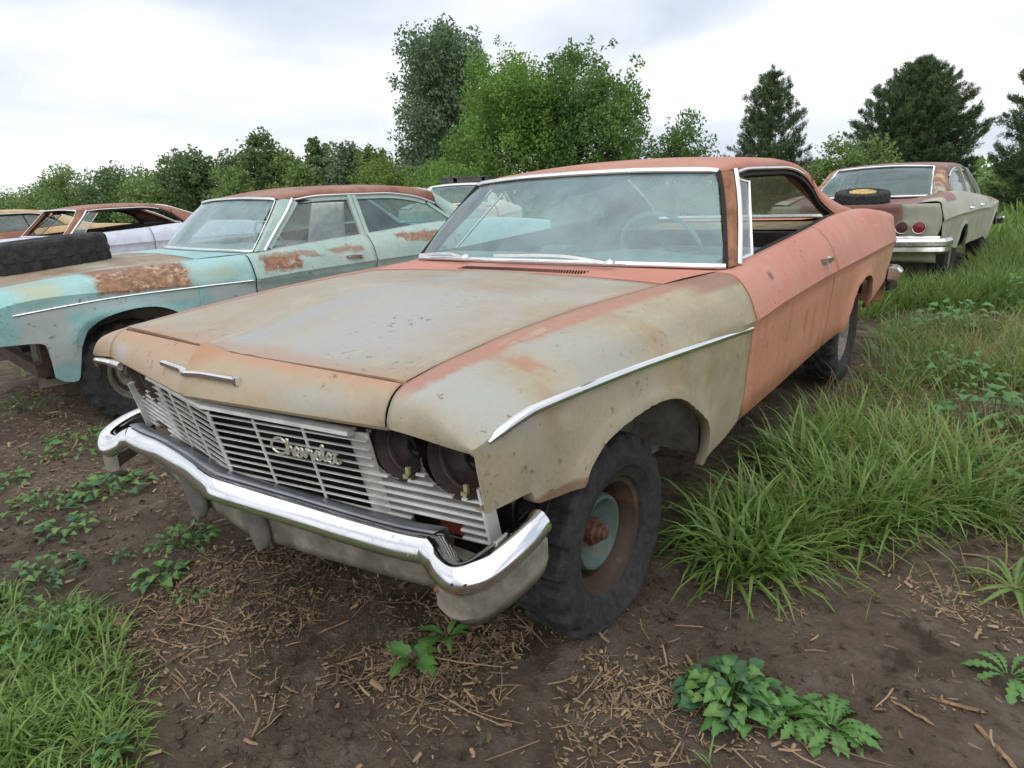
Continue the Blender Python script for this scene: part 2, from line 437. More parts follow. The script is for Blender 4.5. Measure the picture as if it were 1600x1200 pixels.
M_BUCKET = simple('brown_headlight_bucket', (0.038, 0.026, 0.022), .55, spec=.4, var=.5, scale=18)
M_AMBER = simple('red_marker_lens', (0.17, 0.038, 0.02), .35, spec=.5, var=.3, scale=30)
M_CLIP = simple('brass_clip', (0.32, 0.30, 0.16), .5, var=.3)
M_WHITEBADGE = simple('pale_badge_chrome', (0.72, 0.70, 0.62), .28, metal=.7, var=.2, scale=60)

def glass(name, tint=(0.80, 0.88, 0.86), dust=0.25, dustcol=(0.52, 0.57, 0.54), seed=0, streaks=True):
    m = Mat(name); nt = m.nt
    tr = nt.nodes.new('ShaderNodeBsdfTransparent'); tr.inputs[0].default_value = (*tint, 1)
    gl = nt.nodes.new('ShaderNodeBsdfGlossy'); gl.inputs['Roughness'].default_value = .02; gl.inputs['Color'].default_value = (.95, .97, .97, 1)
    lw = nt.nodes.new('ShaderNodeLayerWeight'); lw.inputs['Blend'].default_value = .5
    fr = E(nt, lw.outputs['Facing'])._m('POWER', 5.0)*.85+.06
    mx = nt.nodes.new('ShaderNodeMixShader'); nt.links.new(fr.s, mx.inputs[0]); nt.links.new(tr.outputs[0], mx.inputs[1]); nt.links.new(gl.outputs[0], mx.inputs[2])
    df = nt.nodes.new('ShaderNodeBsdfDiffuse'); df.inputs[0].default_value = (*dustcol, 1)
    n = m.noise(2.5, 5, .6, off=(seed, 2, 3)); s = m.noise(16, 4, .6, stretch=(1, .3, .15), off=(seed, 0, 0)); f = m.noise(90, 3, .6)
    fac = n.step(.25, .75, dust*.55, dust*1.4)
    if streaks: fac = fac + s.step(.45, .75)*(dust*.10) + f.step(.6, .8)*(dust*.2)
    m2 = nt.nodes.new('ShaderNodeMixShader'); nt.links.new(fac.s, m2.inputs[0]); nt.links.new(mx.outputs[0], m2.inputs[1]); nt.links.new(df.outputs[0], m2.inputs[2])
    nt.links.new(m2.outputs[0], m.out.inputs['Surface'])
    return m.m
M_WIND = glass('dusty_windshield_glass', (.80, .90, .88), dust=.36, dustcol=(.38, .52, .54))
M_PALEGLASS = glass('pale_dusty_rear_glass', dust=.34, seed=6)
M_GLASS = glass('dusty_side_glass', dust=.18, dustcol=(.45, .5, .5), seed=4)
M_GREENGLASS = glass('tinted_rear_glass', (0.55, 0.74, 0.73), .20, (.36, .50, .50), seed=8)
M_LENS = simple('red_tail_lens', (0.20, 0.012, 0.02), .25, spec=.6, var=.3, scale=40)
M_DARKLENS = simple('broken_dark_lens', (0.06, 0.018, 0.02), .4, var=.4, scale=40)

# other cars
def green_layers(m):
    n = m.noise(11, 7, .7, off=(1, 2, 3)); n2 = m.noise(3, 5, .6, off=(4, 2, 9)); n3 = m.noise(26, 5, .7)
    rust = m.mix((.17, .082, .048), (0.33, 0.17, 0.085), n3.step(.35, .65))
    bare = (0.50, 0.42, 0.28)
    patch = box_mask(m, .70, 1.27, .765, .93, n, .06, .03)
    return [
        ((0.46, 0.46, 0.44), box_mask(m, .27, .50, .36, .73, n2, .16, .05)*0.75), ((0.44, 0.45, 0.44), box_mask(m, 1.36, 1.9, .42, .73, n2, .16, .05)*0.75), ((0.44, 0.46, 0.44), box_mask(m, .30, 1.3, .685, .735, n2, .06, .02)*0.5),
        ((0.17, 0.36, 0.35), (m.Y-.62+(n2-.5)*.2).abs().step(.22, .02)*(m.Z-.62).abs().step(.12, .02)*.5),
        ((0.40, 0.40, 0.25), (m.Y-.40+(n2-.5)*.3).abs().step(.18, .02)*(m.Z-.84+(n-.5)*.1).abs().step(.07, .01)*0.75),
        ((0.36, 0.38, 0.24), (m.Y-1.50+(n2-.5)*.3).abs().step(.16, .02)*(m.Z-.83+(n-.5)*.1).abs().step(.07, .01)*0.6),
        (rust, patch),
        (bare, patch*n3.step(.50, .60)*m.noise(6, 4, .6, off=(9, 9, 9)).step(.42, .56)*.85),
        (rust, box_mask(m, 1.80, 2.70, .872, .922, n, .10, .02)*(n2+n*.4).step(.57, .66)*.72),
        (rust, box_mask(m, 1.82, 2.12, .80, .90, n, .12, .02)*n.step(.40, .46)),
        (rust, box_mask(m, 3.05, 3.8, .90, .985, n, .10, .02)*n2.step(.42, .5)*.9),
        ((0.15, 0.20, 0.18), box_mask(m, 1.72, 4.2, .60, .735, n, .05, .02)*.55),
        (RUST, n3.step(.58, .66)*n2.step(.5, .6)*(m.Z-.75).abs().step(.06, .0)*.8),
    ]
M_GREEN = paint('faded_turquoise_paint', (0.245, 0.455, 0.44), [((0.34, 0.52, 0.51), 2.0, .5, .7, 2), ((0.35, 0.45, 0.39), 3.5, .56, .5, 7)], green_layers, rough=.42, spec=.4)
M_GREENDOOR = paint('pale_green_door_paint', (0.35, 0.465, 0.42), [((0.42, 0.49, 0.43), 2.6, .52, .6, 7), ((0.25, 0.40, 0.37), 4, .55, .5, 3)], green_layers, rough=.48)
M_GREENHOOD = paint('brown_stained_hood', (0.30, 0.235, 0.165), [((0.36, 0.40, 0.33), 3, .56, .6, 2), ((0.20, 0.12, 0.07), 4, .52, .6, 3)],
                    lambda m: [((0.33, 0.42, 0.37), (m.X.abs()+(m.noise(5)-.5)*.1).step(.60, .72)*.35)], rough=.6, streak=0)
M_REDROOF = paint('rusty_red_roof', (0.27, 0.125, 0.085), [((0.36, 0.20, 0.14), 2.5, .5, .6, 2), ((0.18, 0.065, 0.04), 4, .54, .6, 3)], None, rough=.55, streak=0)
M_PALEBLUE = paint('pale_blue_white_paint', (0.60, 0.62, 0.70), [((0.52, 0.55, 0.66), 2.5, .5, .6, 2)], None, rough=.35, spec=.5)
M_TAN = paint('tan_weathered_paint', (0.50, 0.33, 0.16), [((0.45, 0.20, 0.09), 2.2, .54, .8, 2), ((0.55, 0.46, 0.30), 3, .5, .5, 3)], None, rough=.5)
M_TANDARK = paint('rust_brown_paint', (0.24, 0.10, 0.06), [((0.36, 0.2, 0.1), 2.2, .54, .6, 2)], None, rough=.55)
M_CREAM = paint('cream_white_paint', (0.66, 0.63, 0.52), [((0.70, 0.68, 0.60), 2.2, .54, .6, 2)], None, rough=.45)
M_CREAMDECK = paint('orange_stained_deck', (0.50, 0.30, 0.17), [((0.62, 0.55, 0.42), 4, .5, .7, 2)], None, rough=.5)
def sage_layers(m):
    n = m.noise(7, 7, .7, off=(1, 2, 3)); n2 = m.noise(3, 5, .6, off=(4, 2, 9))
    rb = (0.225, 0.105, 0.075)
    return [
        ((0.42, 0.40, 0.30), (m.Z+(n2-.5)*.2).step(.62, .45)*.7),
        (rb, box_mask(m, 4.35, 4.95, .955, 1.10, n, .07, .03)*n2.step(.38, .46)),
        (rb, (m.Y+(n2-.5)*.5).step(1.9, 1.5)*(m.Z+(n-.5)*.1).step(.80, .86)*.9),
    ]
M_SAGE = paint('sage_green_paint', (0.32, 0.335, 0.245), [((0.37, 0.37, 0.29), 2.5, .5, .7, 2)], sage_layers, rough=.42, spec=.4)
M_MAROON = paint('oxide_maroon_paint', (0.205, 0.105, 0.085), [((0.26, 0.14, 0.11), 2.5, .5, .7, 2), ((0.42, 0.36, 0.24), 3.2, .62, .5, 6)], None, rough=.48, streak=0)
M_MAROONPILLAR = paint('flaking_pillar_paint', (0.24, 0.11, 0.08), [((0.45, 0.36, 0.18), 6.5, .54, .9, 2), ((0.40, 0.42, 0.33), 5, .58, .9, 5)], None, rough=.55)

# ground and plants
def soil():
    m = Mat('damp_soil'); n = m.noise(2.2, 6, .6); f = m.noise(28, 7, .72); g = m.noise(120, 4, .7); st = m.noise(7, 6, .65, off=(3, 3, 0))
    col = m.mix((.095, .069, .050), (.215, .166, .123), n.step(.3, .7)*.6+f.step(.3, .7)*.4)
    col = m.mix(col, (.26, .213, .17), st.step(.50, .66)*.6)
    col = m.mix(col, (.028, .017, .012), m.noise(5, 5, .6, off=(9, 1, 0)).step(.56, .68)*.55)
    col = m.mix(col, (.20, .125, .065), g.step(.66, .72)*n.step(.40, .6)*.6)
    far = ((m.X-1.8)*(m.X-1.8)+(m.Y+.8)*(m.Y+.8)).step(150, 420)
    gr = m.mix((.055, .105, .028), (.11, .165, .05), m.noise(.6, 5, .6).step(.35, .65))
    col = m.mix(col, gr, far)
    return m.principled(col, n.step(.3, .7, .80, .95), 0, .14, bump=f*1.0+g*.4+st*.8, bump_d=.040)
M_SOIL = soil()

def leafmat(name, a, b, trans=.30, rough=.5, spec=.35):
    m = Mat(name); t = m.attr('tone'); n = m.noise(1.1, 3, .5)
    return m.principled(m.mix(a, b, (t*.75+n.step(.3, .7)*.25)), rough, 0, spec, trans=trans)
M_GRASS = leafmat('grass_blade', (.060, .140, .024), (.285, .420, .100), .38, .40, .5)
M_GRASSDRY = leafmat('dry_grass_blade', (.16, .15, .05), (.34, .27, .12), .3)
M_MEADOW = leafmat('meadow_blade', (.075, .150, .028), (.23, .315, .080), .35, .5)
M_WEED = leafmat('broad_weed_leaf', (.070, .180, .040), (.17, .33, .09), .30, .45, .4)
M_WEED2 = leafmat('blue_green_weed_leaf', (.095, .215, .050), (.225, .38, .11), .28, .5, .35)
M_STRAW = leafmat('chopped_straw', (.075, .045, .027), (.42, .30, .18), .05, .75, .2)
M_WOODBIT = simple('weathered_wood', (0.24, 0.145, 0.075), .8, var=.45, scale=30, bump=.004)
M_BARK = simple('grey_bark', (0.085, 0.07, 0.055), .9, var=.5, scale=9, bump=.02)
# ------------------------------------------------------------------ car body tables (metres; x to the driver's side, y towards the tail)
YK = [.16, .19, .30, .5, .9, 1.3, 1.72, 2.1, 2.9, 3.7, 4.3, 4.8, 5.2]
TAB = {
 'tx': [.713, .713, .706, .706, .727, .76, .80, .845, .828, .805, .75, .72, .70],
 'tz': [.853, .855, .866, .884, .908, .917, .925, .955, 1.0, 1.045, 1.045, 1.005, .958],
 'cx': [.762, .764, .763, .766, .802, .848, .90, .89, .875, .855, .855, .87, .88],
 'cz': [.844, .847, .859, .878, .903, .914, .918, .948, .99, 1.035, 1.04, 1.012, .965],
 'hx': [.868, .872, .878, .888, .915, .940, .962, .96, .95, .935, .93, .93, .91],
 'hz': [.812, .816, .832, .849, .868, .866, .853, .87, .90, .935, .935, .92, .885],
 'ex': [.938, .943, .954, .966, .980, .992, 1.0, .998, .99, .987, .985, .965, .94],
 'ez': [.752, .764, .788, .798, .787, .772, .757, .773, .79, .795, .80, .79, .772],
}
def tab(k, y): return pin(YK, TAB[k], y)
ARCH_F = cr([(.53, .537), (.545, .575), (.62, .630), (.74, .655), (.90, .662), (1.04, .635), (1.16, .572), (1.285, .482), (1.335, .395), (1.345, .295)], 5)
ARCH_R = cr([(3.50, .385), (3.55, .50), (3.66, .615), (3.80, .655), (3.93, .66), (4.04, .64), (4.115, .595), (4.17, .50), (4.19, .41)], 5)

def side_x(y, z, arch=True):
    """half width of the body below the crease"""
    y = np.asarray(y, float); z = np.asarray(z, float)
    ex, ez = tab('ex', y), tab('ez', y)
    d = np.maximum(ez-z, 0)
    x = ex - (.003+.014*sst(1.5, 1.75, y))*sst(0, .035, d) - .014*sst(.05, .26, d) - .018*sst(.25, .42, d) - .035*sst(.38, .54, d)
    if arch:
        for A in (ARCH_F, ARCH_R):
            dist = np.min(np.hypot(y[..., None]-A[:, 0], z[..., None]-A[:, 1]), axis=-1)
            x = x + .013*np.exp(-(dist/.028)**2) + .012*np.exp(-(dist/.075)**2)
    return x

def upper_pts(y, nt=14):
    """profile from the hood seam or glass line over the shoulder to the crease, for an array of y"""
    y = np.asarray(y, float)
    P = [np.stack([tab(a+'x', y), tab(a+'z', y)], -1) for a in 'tche']
    P = [2*P[0]-P[1]] + P + [2*P[3]-P[2]]
    out = []
    for k in range(1, 4):
        p0, p1, p2, p3 = P[k-1:k+3]
        n = nt//3 + (1 if k == 3 else 0)
        for t in np.linspace(0, 1, n, endpoint=(k == 3)):
            out.append(.5*((2*p1)+(-p0+p2)*t+(2*p0-5*p1+4*p2-p3)*t*t+(-p0+3*p1-3*p2+p3)*t**3))
    return np.stack(out, 1)            # (n, m, 2)

def side_panel(name, cols, s, mat, parent, t0=0, brow=None, dent=False, nl=11, solid=.005, shear=0.0):
    """one sheet of the car's side; cols: (y at the crease, y at the bottom edge, z of the bottom edge)"""
    c = np.array(cols, float); yt, yb, zb = c.T
    U = upper_pts(yt)[:, t0:]
    m = U.shape[1]
    Pu = np.stack([U[..., 0], np.repeat(yt[:, None], m, 1), U[..., 1]], -1)
    if yt[0] < .2:      # the front edge sweeps back towards the hood seam
        Pu[..., 1] += .022*(1-sst(0, .13, Pu[..., 0]-Pu[:, :1, 0]))*(1-sst(.16, .34, yt))[:, None]
    if shear:
        w = np.linspace(1, 0, m)[None, :]*sst(yt[-1]-.5, yt[-1], yt)[:, None]; Pu[..., 1] += w*shear
    ez = tab('ez', yt); f = np.linspace(0, 1, nl)[1:]
    f = f**1.1
    Y = yt[:, None]+(yb-yt)[:, None]*f**1.6; Z = ez[:, None]+(zb-ez)[:, None]*f
    Pl = np.stack([side_x(Y, Z), Y, Z], -1)
    P = np.concatenate([Pu, Pl], 1)
    if dent:
        w = np.exp(-((P[..., 1]-.455)/.045)**2)*sst(.70, .80, P[..., 2])*sst(.895, .84, P[..., 2])
        P[..., 0] -= .010*w; P[..., 2] -= .010*w
        w2 = np.exp(-((P[..., 1]-.54)/.035)**2)*sst(.72, .80, P[..., 2])*sst(.90, .85, P[..., 2])
        P[..., 0] += .004*w2; P[..., 2] += .005*w2
    if brow is not None:      # rounded front face above the headlights, one sheet with the fender
        Eb = resample(brow, m); k = 8
        ext = []
        for q in np.linspace(0, 1, k, endpoint=False):
            U_ = Eb*(1-q)+Pu[0]*q; b = 4*q*(1-q)
            U_ = U_+np.array([0, -.012, .010])*b*np.linspace(1, .35, m)[:, None]
            L_ = np.repeat(U_[-1:], nl-1, 0)*(1-q)+Pl[0]*q if False else Pl[0].copy()
            ext.append(np.concatenate([U_, L_], 0))
        ret = Eb+np.array([0, .045, -.012]); ext = [np.concatenate([ret, Pl[0]], 0)]+ext
        P = np.concatenate([np.array(ext), P], 0)
        for _ in range(5):
            Q = P.copy(); Q[3:18, :m] = .25*P[2:17, :m]+.5*P[3:18, :m]+.25*P[4:19, :m]; P = Q
    # folded lip along the bottom
    L = P[:, -1].copy(); L[:, 0] -= .03; P = np.concatenate([P, L[:, None]], 1)
    P[..., 0] *= s
    return grid_obj(name, P, mat, parent, flip=(s > 0), solid=solid, offset=-1.0, angle=32)

BROW = cr([(.713, .128, .771), (.78, .136, .765), (.84, .141, .759), (.90, .148, .752), (.930, .156, .747)], 5)

def cols_from(bottom, y0, y1, n=None):
    """bottom edge polyline (y, z) -> columns, spread by length"""
    B = np.array(bottom, float)
    B = B if n is None else resample(B, n)
    d = np.r_[0, np.cumsum(np.hypot(*np.diff(B, axis=0).T))]
    yy = B[:, 0]
    # crease positions: follow the bottom y where it runs on, stay monotone
    yt = np.maximum.accumulate(yy)
    yt = y0+(yt-yt[0])*(y1-y0)/max(yt[-1]-yt[0], 1e-6)
    yt = yt+np.linspace(0, 1e-3, len(yt))
    return np.stack([yt, yy, B[:, 1]], 1)

# roof tables
def roof_tab(kind):
    if kind == 'coupe':
        return dict(zc=([2.04, 2.3, 2.6, 3.0, 3.3, 3.55], [1.326, 1.372, 1.396, 1.402, 1.388, 1.352]),
                    ze=([2.10, 2.3, 2.6, 3.0, 3.3, 3.55], [1.318, 1.345, 1.366, 1.370, 1.352, 1.300]),
                    zd=([2.10, 2.3, 2.6, 3.1, 3.35, 3.55], [1.300, 1.314, 1.322, 1.325, 1.285, 1.205]),
                    xd=([2.10, 2.6, 3.1, 3.55], [.682, .676, .680, .712]), y1=3.55)
    return dict(zc=([2.04, 2.3, 2.6, 3.1, 3.5, 3.72], [1.326, 1.378, 1.408, 1.415, 1.398, 1.365]),
                ze=([2.10, 2.3, 2.6, 3.1, 3.5, 3.72], [1.318, 1.350, 1.376, 1.382, 1.365, 1.325]),
                zd=([2.10, 2.3, 2.6, 3.15, 3.5, 3.72], [1.300, 1.318, 1.330, 1.328, 1.285, 1.215]),
                xd=([2.10, 2.6, 3.2, 3.72], [.688, .690, .690, .712]), y1=3.72)

W_BASE = [(0, 1.655, .958), (.35, 1.675, .956), (.62, 1.72, .951), (.79, 1.765, .946), (.845, 1.80, .943)]
W_TOP = [(0, 2.055, 1.324), (.3, 2.063, 1.321), (.53, 2.085, 1.312), (.65, 2.11, 1.305), (.674, 2.125, 1.300)]

def mirror_curve(pts, n=6):
    P = cr(pts, n); L = P[::-1].copy(); L[:, 0] *= -1
    return np.vstack([L[:-1], P])

def dome_between(A, B, n=8, bulge=0.0, k=None):
    """lofted sheet between two curves"""
    A = np.asarray(A, float); B = np.asarray(B, float)
    k = k or max(len(A), len(B)); A = resample(A, k); B = resample(B, k)
    t = np.linspace(0, 1, n)[:, None, None]
    P = A[None]*(1-t)+B[None]*t
    if bulge is not None and np.any(bulge): P = P+np.asarray(bulge, float)*(4*t*(1-t))
    return P

STRIP = [(-.5, 0), (-.44, .45), (-.25, .85), (0, 1.0), (.25, .85), (.44, .45), (.5, 0), (0, -.2)]
def strip(name, path, w, t, mat, parent, up=(0, 0, 1), n=None, **k):
    path = np.asarray(path, float)
    if n: path = cr(path, n)
    V, F = sweep(path, [(a*w, b*t) for a, b in STRIP], up=up)
    return obj(name, V, F, mat, parent, **k)

def tyre_mesh(R=.345, W=.20, rim=.19, k=144, lugs=True, flat=None, bulge=.0):
    """tyre about the x axis, tread blocks raised; flat = height of the axle above the ground when deflated"""
    h = W/2
    prof = [(-h*.55, rim-.012), (-h*.80, rim+.004), (-h*.98, rim+.040), (-h*1.015, rim+.044), (-h*1.05, rim+(R-rim)*.45), (-h*1.065, rim+(R-rim)*.50), (-h*1.055, rim+(R-rim)*.55), (-h*1.0, R-.034), (-h*.90, R-.012), (-h*.80, R-.004),
            (-h*.52, R), (-h*.50, R), (-h*.18, R+.002), (-h*.15, R+.002), (h*.15, R+.002), (h*.18, R+.002), (h*.50, R), (h*.52, R), (h*.80, R-.004), (h*.90, R-.012), (h*1.0, R-.034), (h*1.055, rim+(R-rim)*.55), (h*1.065, rim+(R-rim)*.50), (h*1.05, rim+(R-rim)*.45), (h*1.015, rim+.044), (h*.98, rim+.040), (h*.80, rim+.004), (h*.55, rim-.012)]
    V, F = lathe(prof, k); m = len(prof); V = V.copy()
    if lugs:
        P = V.reshape(k, m, 3)
        for i in range(k):
            a = 2*PI*i/k
            for j in range(8, m-8):
                left = j < m//2
                g = 0.0
                if j in (8, 9, 10, 11, m-12, m-11, m-10, m-9): g = .017 if ((i+(3 if left else 0)) % 7) in (0, 1, 2) else 0
                elif j in (12, m-13): g = .006
                elif ((i+(2 if left else 0)) % 7) in (3, 4): g = .009
                if g:
                    r = math.hypot(P[i, j, 1], P[i, j, 2]); P[i, j, 1:] *= (r-g)/r
        V = P.reshape(-1, 3)
    if flat is not None:
        z = V[:, 2].copy(); low = sst(-flat+.085, -flat-.06, z)
        V[:, 2] = np.where(z < -flat+.09, -flat+.09-(.09)*np.tanh((-flat+.09-z)/.09), z)
        V[:, 2] = np.maximum(V[:, 2], -flat)
        side = np.sign(V[:, 0])*np.minimum(np.abs(V[:, 0])/h, 1)
        V[:, 0] += side*bulge*low
        V[:, 1] *= 1+.10*low
    return V, F

def wheel(parent, x, y, z, s, rim_mat, tyre_mat_, R=.345, W=.20, flat=None, steer=0.0, detail=True, rim_r=.185, ring=False):
    """steel wheel: dish (own mesh) with tyre and hub below it; s = outer side"""
    prof = [(-.07, rim_r+.012), (-.07, rim_r-.01), (-.05, rim_r-.03), (.02, rim_r-.034), (.045, rim_r-.016), (.062, rim_r-.010), (.070, rim_r+.012), (.060, rim_r+.018)]
    V, F = lathe(prof, 40); mb = MB().add(V, F)
    dish = [(.0, rim_r-.034), (-.030, rim_r-.038), (-.032, rim_r-.054), (.018, rim_r-.058), (.030, rim_r-.064), (.031, rim_r-.072), (.022, rim_r-.082), (-.004, rim_r-.098), (-.026, rim_r-.118), (-.034, .048), (-.030, .036), (-.03, .0)]
    V, F = lathe(dish, 40); mb.add(V, F)
    w = mb.build('wheel', rim_mat, parent, angle=45)
    w.location = (x, y, z); w.rotation_euler = (0, 0, (0 if s > 0 else PI)+steer)
    V, F = tyre_mesh(R, W, rim_r+.008, 140 if detail else 36, detail, flat, .022 if flat else 0)
    obj('tyre', V, F, tyre_mat_, w, angle=28)
    if ring:
        V, F = lathe([(.066, rim_r+.016), (.074, rim_r+.006), (.072, rim_r-.014), (.060, rim_r-.020)], 40); obj('trim_ring', V, F, M_CHROME_OLD, w)
    if detail:
        hb = MB(); V, F = lathe([(-.03, .045), (.02, .043), (.024, .030), (.036, .028), (.039, .020), (.050, .018), (.054, .0)], 16); hb.add(V, F)
        for i in range(5):
            a = 2*PI*i/5; V, F = lathe([(-.02, .009), (.008, .009), (.009, .0)], 6)
            V = V+np.array([-.02, math.cos(a)*.066, math.sin(a)*.066]); hb.add(V, F)
        hb.build('hub', M_HUB, w, angle=35)
    return w

def car(label, loc, rz, M, kind='coupe', group=None, hero=False, detail=True, ground=GZ, bottom_f=None, front='plain', rear=True, open_glass=(), windshield=True, wheels=(1, 1, 1, 1), cat='car', floor_z=.30):
    """full-size 1960s car; M gives the paint of each panel"""
    g = lambda k: M.get(k, M['body'])
    root = empty('parked_car' if not hero else 'derelict_car', loc, rz, label, cat, group)
    # ---------------- hood
    nx, ny = 33, 26
    sx = np.linspace(-1, 1, nx)
    rows = []
    for i, f in enumerate(np.linspace(0, 1, ny)):
        row = []
        for u in sx:
            a = abs(u)
            y0 = .158+.042*a; y1 = 1.425-.035*a**2.2
            y = y0+(y1-y0)*f
            xs = float(tab('tx', min(y, 1.39)))-.006
            zs = float(tab('tz', y)) if y < 1.39 else .918+(y-1.39)*.05
            z = zs+.036*(1-a**2.2)*(.12+.88*float(sst(0, .45, f)))*(1-.62*float(sst(.5, 1, f)))+.001
            z += .004*np.exp(-((a-.17)/.035)**2) + .005*float(sst(.16, .02, a))
            if hero and u < 0: z += .006*float(sst(.16, 0, f))*min(1, a*3)
            row.append((u*xs, y, z))
        rows.append(row)
    P = np.array(rows)
    edge = P[:1].copy(); edge[..., 2] -= .022; edge[..., 1] += .004
    grid_obj('hood', np.concatenate([edge, P]), g('hood'), root, solid=.004, angle=50, flip=True)
    # ---------------- front fenders, doors, quarters
    bf = bottom_f if bottom_f is not None else [(.19, .597), (.26, .594), (.335, .592), (.348, .585), (.358, .551), (.44, .540)]+[tuple(p) for p in ARCH_F]+[(1.36, .285), (1.5, .315), (1.715, .352)]
    n_ = 96
    for s in (1, -1):
        bfs = bf if not (hero and s < 0) else [(.18, .735), (.30, .722), (.40, .67), (.46, .585), (.50, .545)]+bf[5:]
        cols = cols_from(bfs, .16, 1.713, n_)
        side_panel('fender', cols, s, g('fender'), root, dent=hero and s > 0, brow=BROW)
        if kind == 'coupe': doors = [('door', 1.726, 3.049)]
        else: doors = [('door', 1.724, 2.80), ('rear_door', 2.808, 3.72)]
        for (nm, a, b) in doors:
            ys = np.linspace(a, b, 26)
            zb = np.interp(ys, [1.7, 2.2, 3.1, 3.7], [.352, .352, .375, .385])
            if nm == 'rear_door':
                A = [p for p in ARCH_R if p[0] < 3.70 and p[1] < .63]
                bot = [(y, .37) for y in np.linspace(a, 3.48, 14)]+[tuple(p) for p in A]
                c2 = cols_from(bot, a, b, 40)
            else: c2 = np.stack([ys, ys, zb], 1)
            d = side_panel('door', c2, s, g('door'), root)
            ym = b-.20
            hx = (float(tab('ex', ym))+float(tab('hx', ym)))/2+.012
            hz = .862 if kind == 'coupe' else .835
            if detail:
                xh = float(np.interp(hz, [float(tab('ez', ym)), float(tab('hz', ym))], [float(tab('ex', ym)), float(tab('hx', ym))]))
                hd = MB(); pth = cr([(s*(xh-.005), ym-.085, hz+.004), (s*(xh+.026), ym-.06, hz+.008), (s*(xh+.030), ym, hz+.006), (s*(xh+.024), ym+.05, hz+.002), (s*(xh-.005), ym+.06, hz)], 4)
                V, F = sweep(pth, [(-.010, -.012), (.008, -.012), (.010, .010), (-.008, .012)], up=(s, 0, .15)); hd.add(V, F)
                V, F = lathe([(0, .013), (.02, .013), (.022, 0)], 10); V = V*np.array([s, 1, 1])+np.array([s*(xh+.006), ym+.04, hz-.004]); hd.add(V, F)
                ho = hd.build('door_handle', M_CHROME, d, angle=40)
                if hero and s > 0:
                    t = MB(); tube(t, cr([(xh+.008, ym+.02, hz-.01), (xh+.02, ym+.03, hz-.045), (xh+.016, ym+.015, hz-.062), (xh+.018, ym+.045, hz-.075)], 4), .006, 6); t.build('loose_linkage', M_CHROME_OLD, d)
        y0 = 3.058 if kind == 'coupe' else 3.728
        if kind == 'coupe':
            bot = [(y, .375+.01*(y-3)) for y in np.linspace(y0, 3.48, 8)]+[tuple(p) for p in ARCH_R]
        else:
            bot = [tuple(p) for p in ARCH_R if p[0] > 3.72 and p[1] > .5 or p[0] > 4]
        bot += [(4.24, .405), (4.45, .44), (4.7, .475), (4.98, .51)]
        side_panel('quarter_panel', cols_from(bot, y0, 5.15, 90), s, g('quarter'), root, shear=.05)
    # ---------------- front header and eyebrows
    hx_ = np.linspace(-.705, .705, 57); ha = np.abs(hx_)
    top_y = .142+.042*ha/.7; top_z = .862-.010*ha/.7
    rid = np.exp(-(ha/.030)**2)
    top_y = top_y-.035*rid; top_z = top_z+.034*rid
    lip_y = .026+.101*ha/.703; lip_z = .765+.006*ha/.703
    Pm = []
    for f in np.linspace(0, 1, 9):
        y = top_y*(1-f)+lip_y*f; z = top_z*(1-f)+lip_z*f
        b = 4*f*(1-f); y = y-.012*b; z = z+.010*b
        r2 = np.exp(-(ha/(.012+.05*(1-f)))**2)*(1-f)*f*1.2; y = y-.014*r2
        Pm.append(np.stack([hx_, y, z], 1))
    back = Pm[0].copy(); back[:, 1] += .035; back[:, 2] -= .020
    under = Pm[-1].copy(); under[:, 1] += .045; under[:, 2] -= .016
    low = Pm[-1].copy(); low[:, 1] += .006; low[:, 2] -= .008
    grid_obj('header_panel', np.array([back]+Pm+[low, under]), g('header'), root, solid=.004, angle=30, flip=False)
    # ---------------- cowl
    wb = mirror_curve(W_BASE, 5); wt = mirror_curve(W_TOP, 5)
    nb = 41; wb = resample(wb, nb)
    hr = np.array([(u*(.772), 1.437-.035*abs(u)**2.2, .926+.012*(1-abs(u)**2.2)) for u in np.linspace(-1, 1, nb)])
    wb2 = wb.copy(); wb2[:, 2] -= .012; wb2[:, 1] -= .004
    fr0 = hr.copy(); fr0[:, 2] -= .03
    cw = grid_obj('cowl_panel', np.concatenate([fr0[None], dome_between(hr, wb2, 5, (0, 0, .004))]), g('cowl'), root, flip=True, angle=40)
    if hero:
        vn = MB(); pm = MB()
        for r_ in range(4):
            for q in range(52):
                x = -.26+q*.0135+(r_ % 2)*.006; y = 1.462+r_*.014
                z = .9405+.0012*r_-.006*abs(x)+.003
                if x > .40: continue
                V, F = lathe([(-.002, .0042), (.0012, .0042), (.0012, 0)], 6, 'z'); vn.add(V+np.array([x, y, z]), F)
        vn.build('cowl_vent', M_BLACK, cw, smooth=False)
    # ---------------- glass
    if windshield:
        P = dome_between(wb, resample(wt, nb), 12, (0, -.02, .012))
        ws = grid_obj('windshield', P, M.get('glass_w', M_WIND), root, flip=True, angle=0)
    wsp = root
    strip('windshield_trim', wb+np.array([0, -.008, .002]), .028, .012, M_CHROME, root, up=(0, -.6, .8))
    strip('windshield_trim', resample(wt, 31)+np.array([0, -.002, .010]), .030, .012, M_CHROME, root, up=(0, -.6, .8))
    for s in (1, -1):
        # pillar between windshield and side glass
        A = np.array([(.852, 1.80, .938), (.790, 1.935, 1.085), (.735, 2.045, 1.205), (.682, 2.13, 1.303)])
        B = np.array([(.868, 1.875, .940), (.812, 2.02, 1.085), (.755, 2.15, 1.205), (.700, 2.25, 1.310)])
        A, B = cr(A, 5), cr(B, 5)
        In = A+np.array([-.02, .03, -.012]); In2 = B+np.array([-.035, .0, -.005])
        P = np.array([In, A, (A*.6+B*.4)+np.array([.010, -.012, .006]), B, In2]); P[..., 0] *= s
        grid_obj('windshield_pillar', P, g('pillar'), root, flip=(s < 0), angle=40)
        gsk = (A+np.array([-.004, -.010, .004]))*np.array([s, 1, 1])
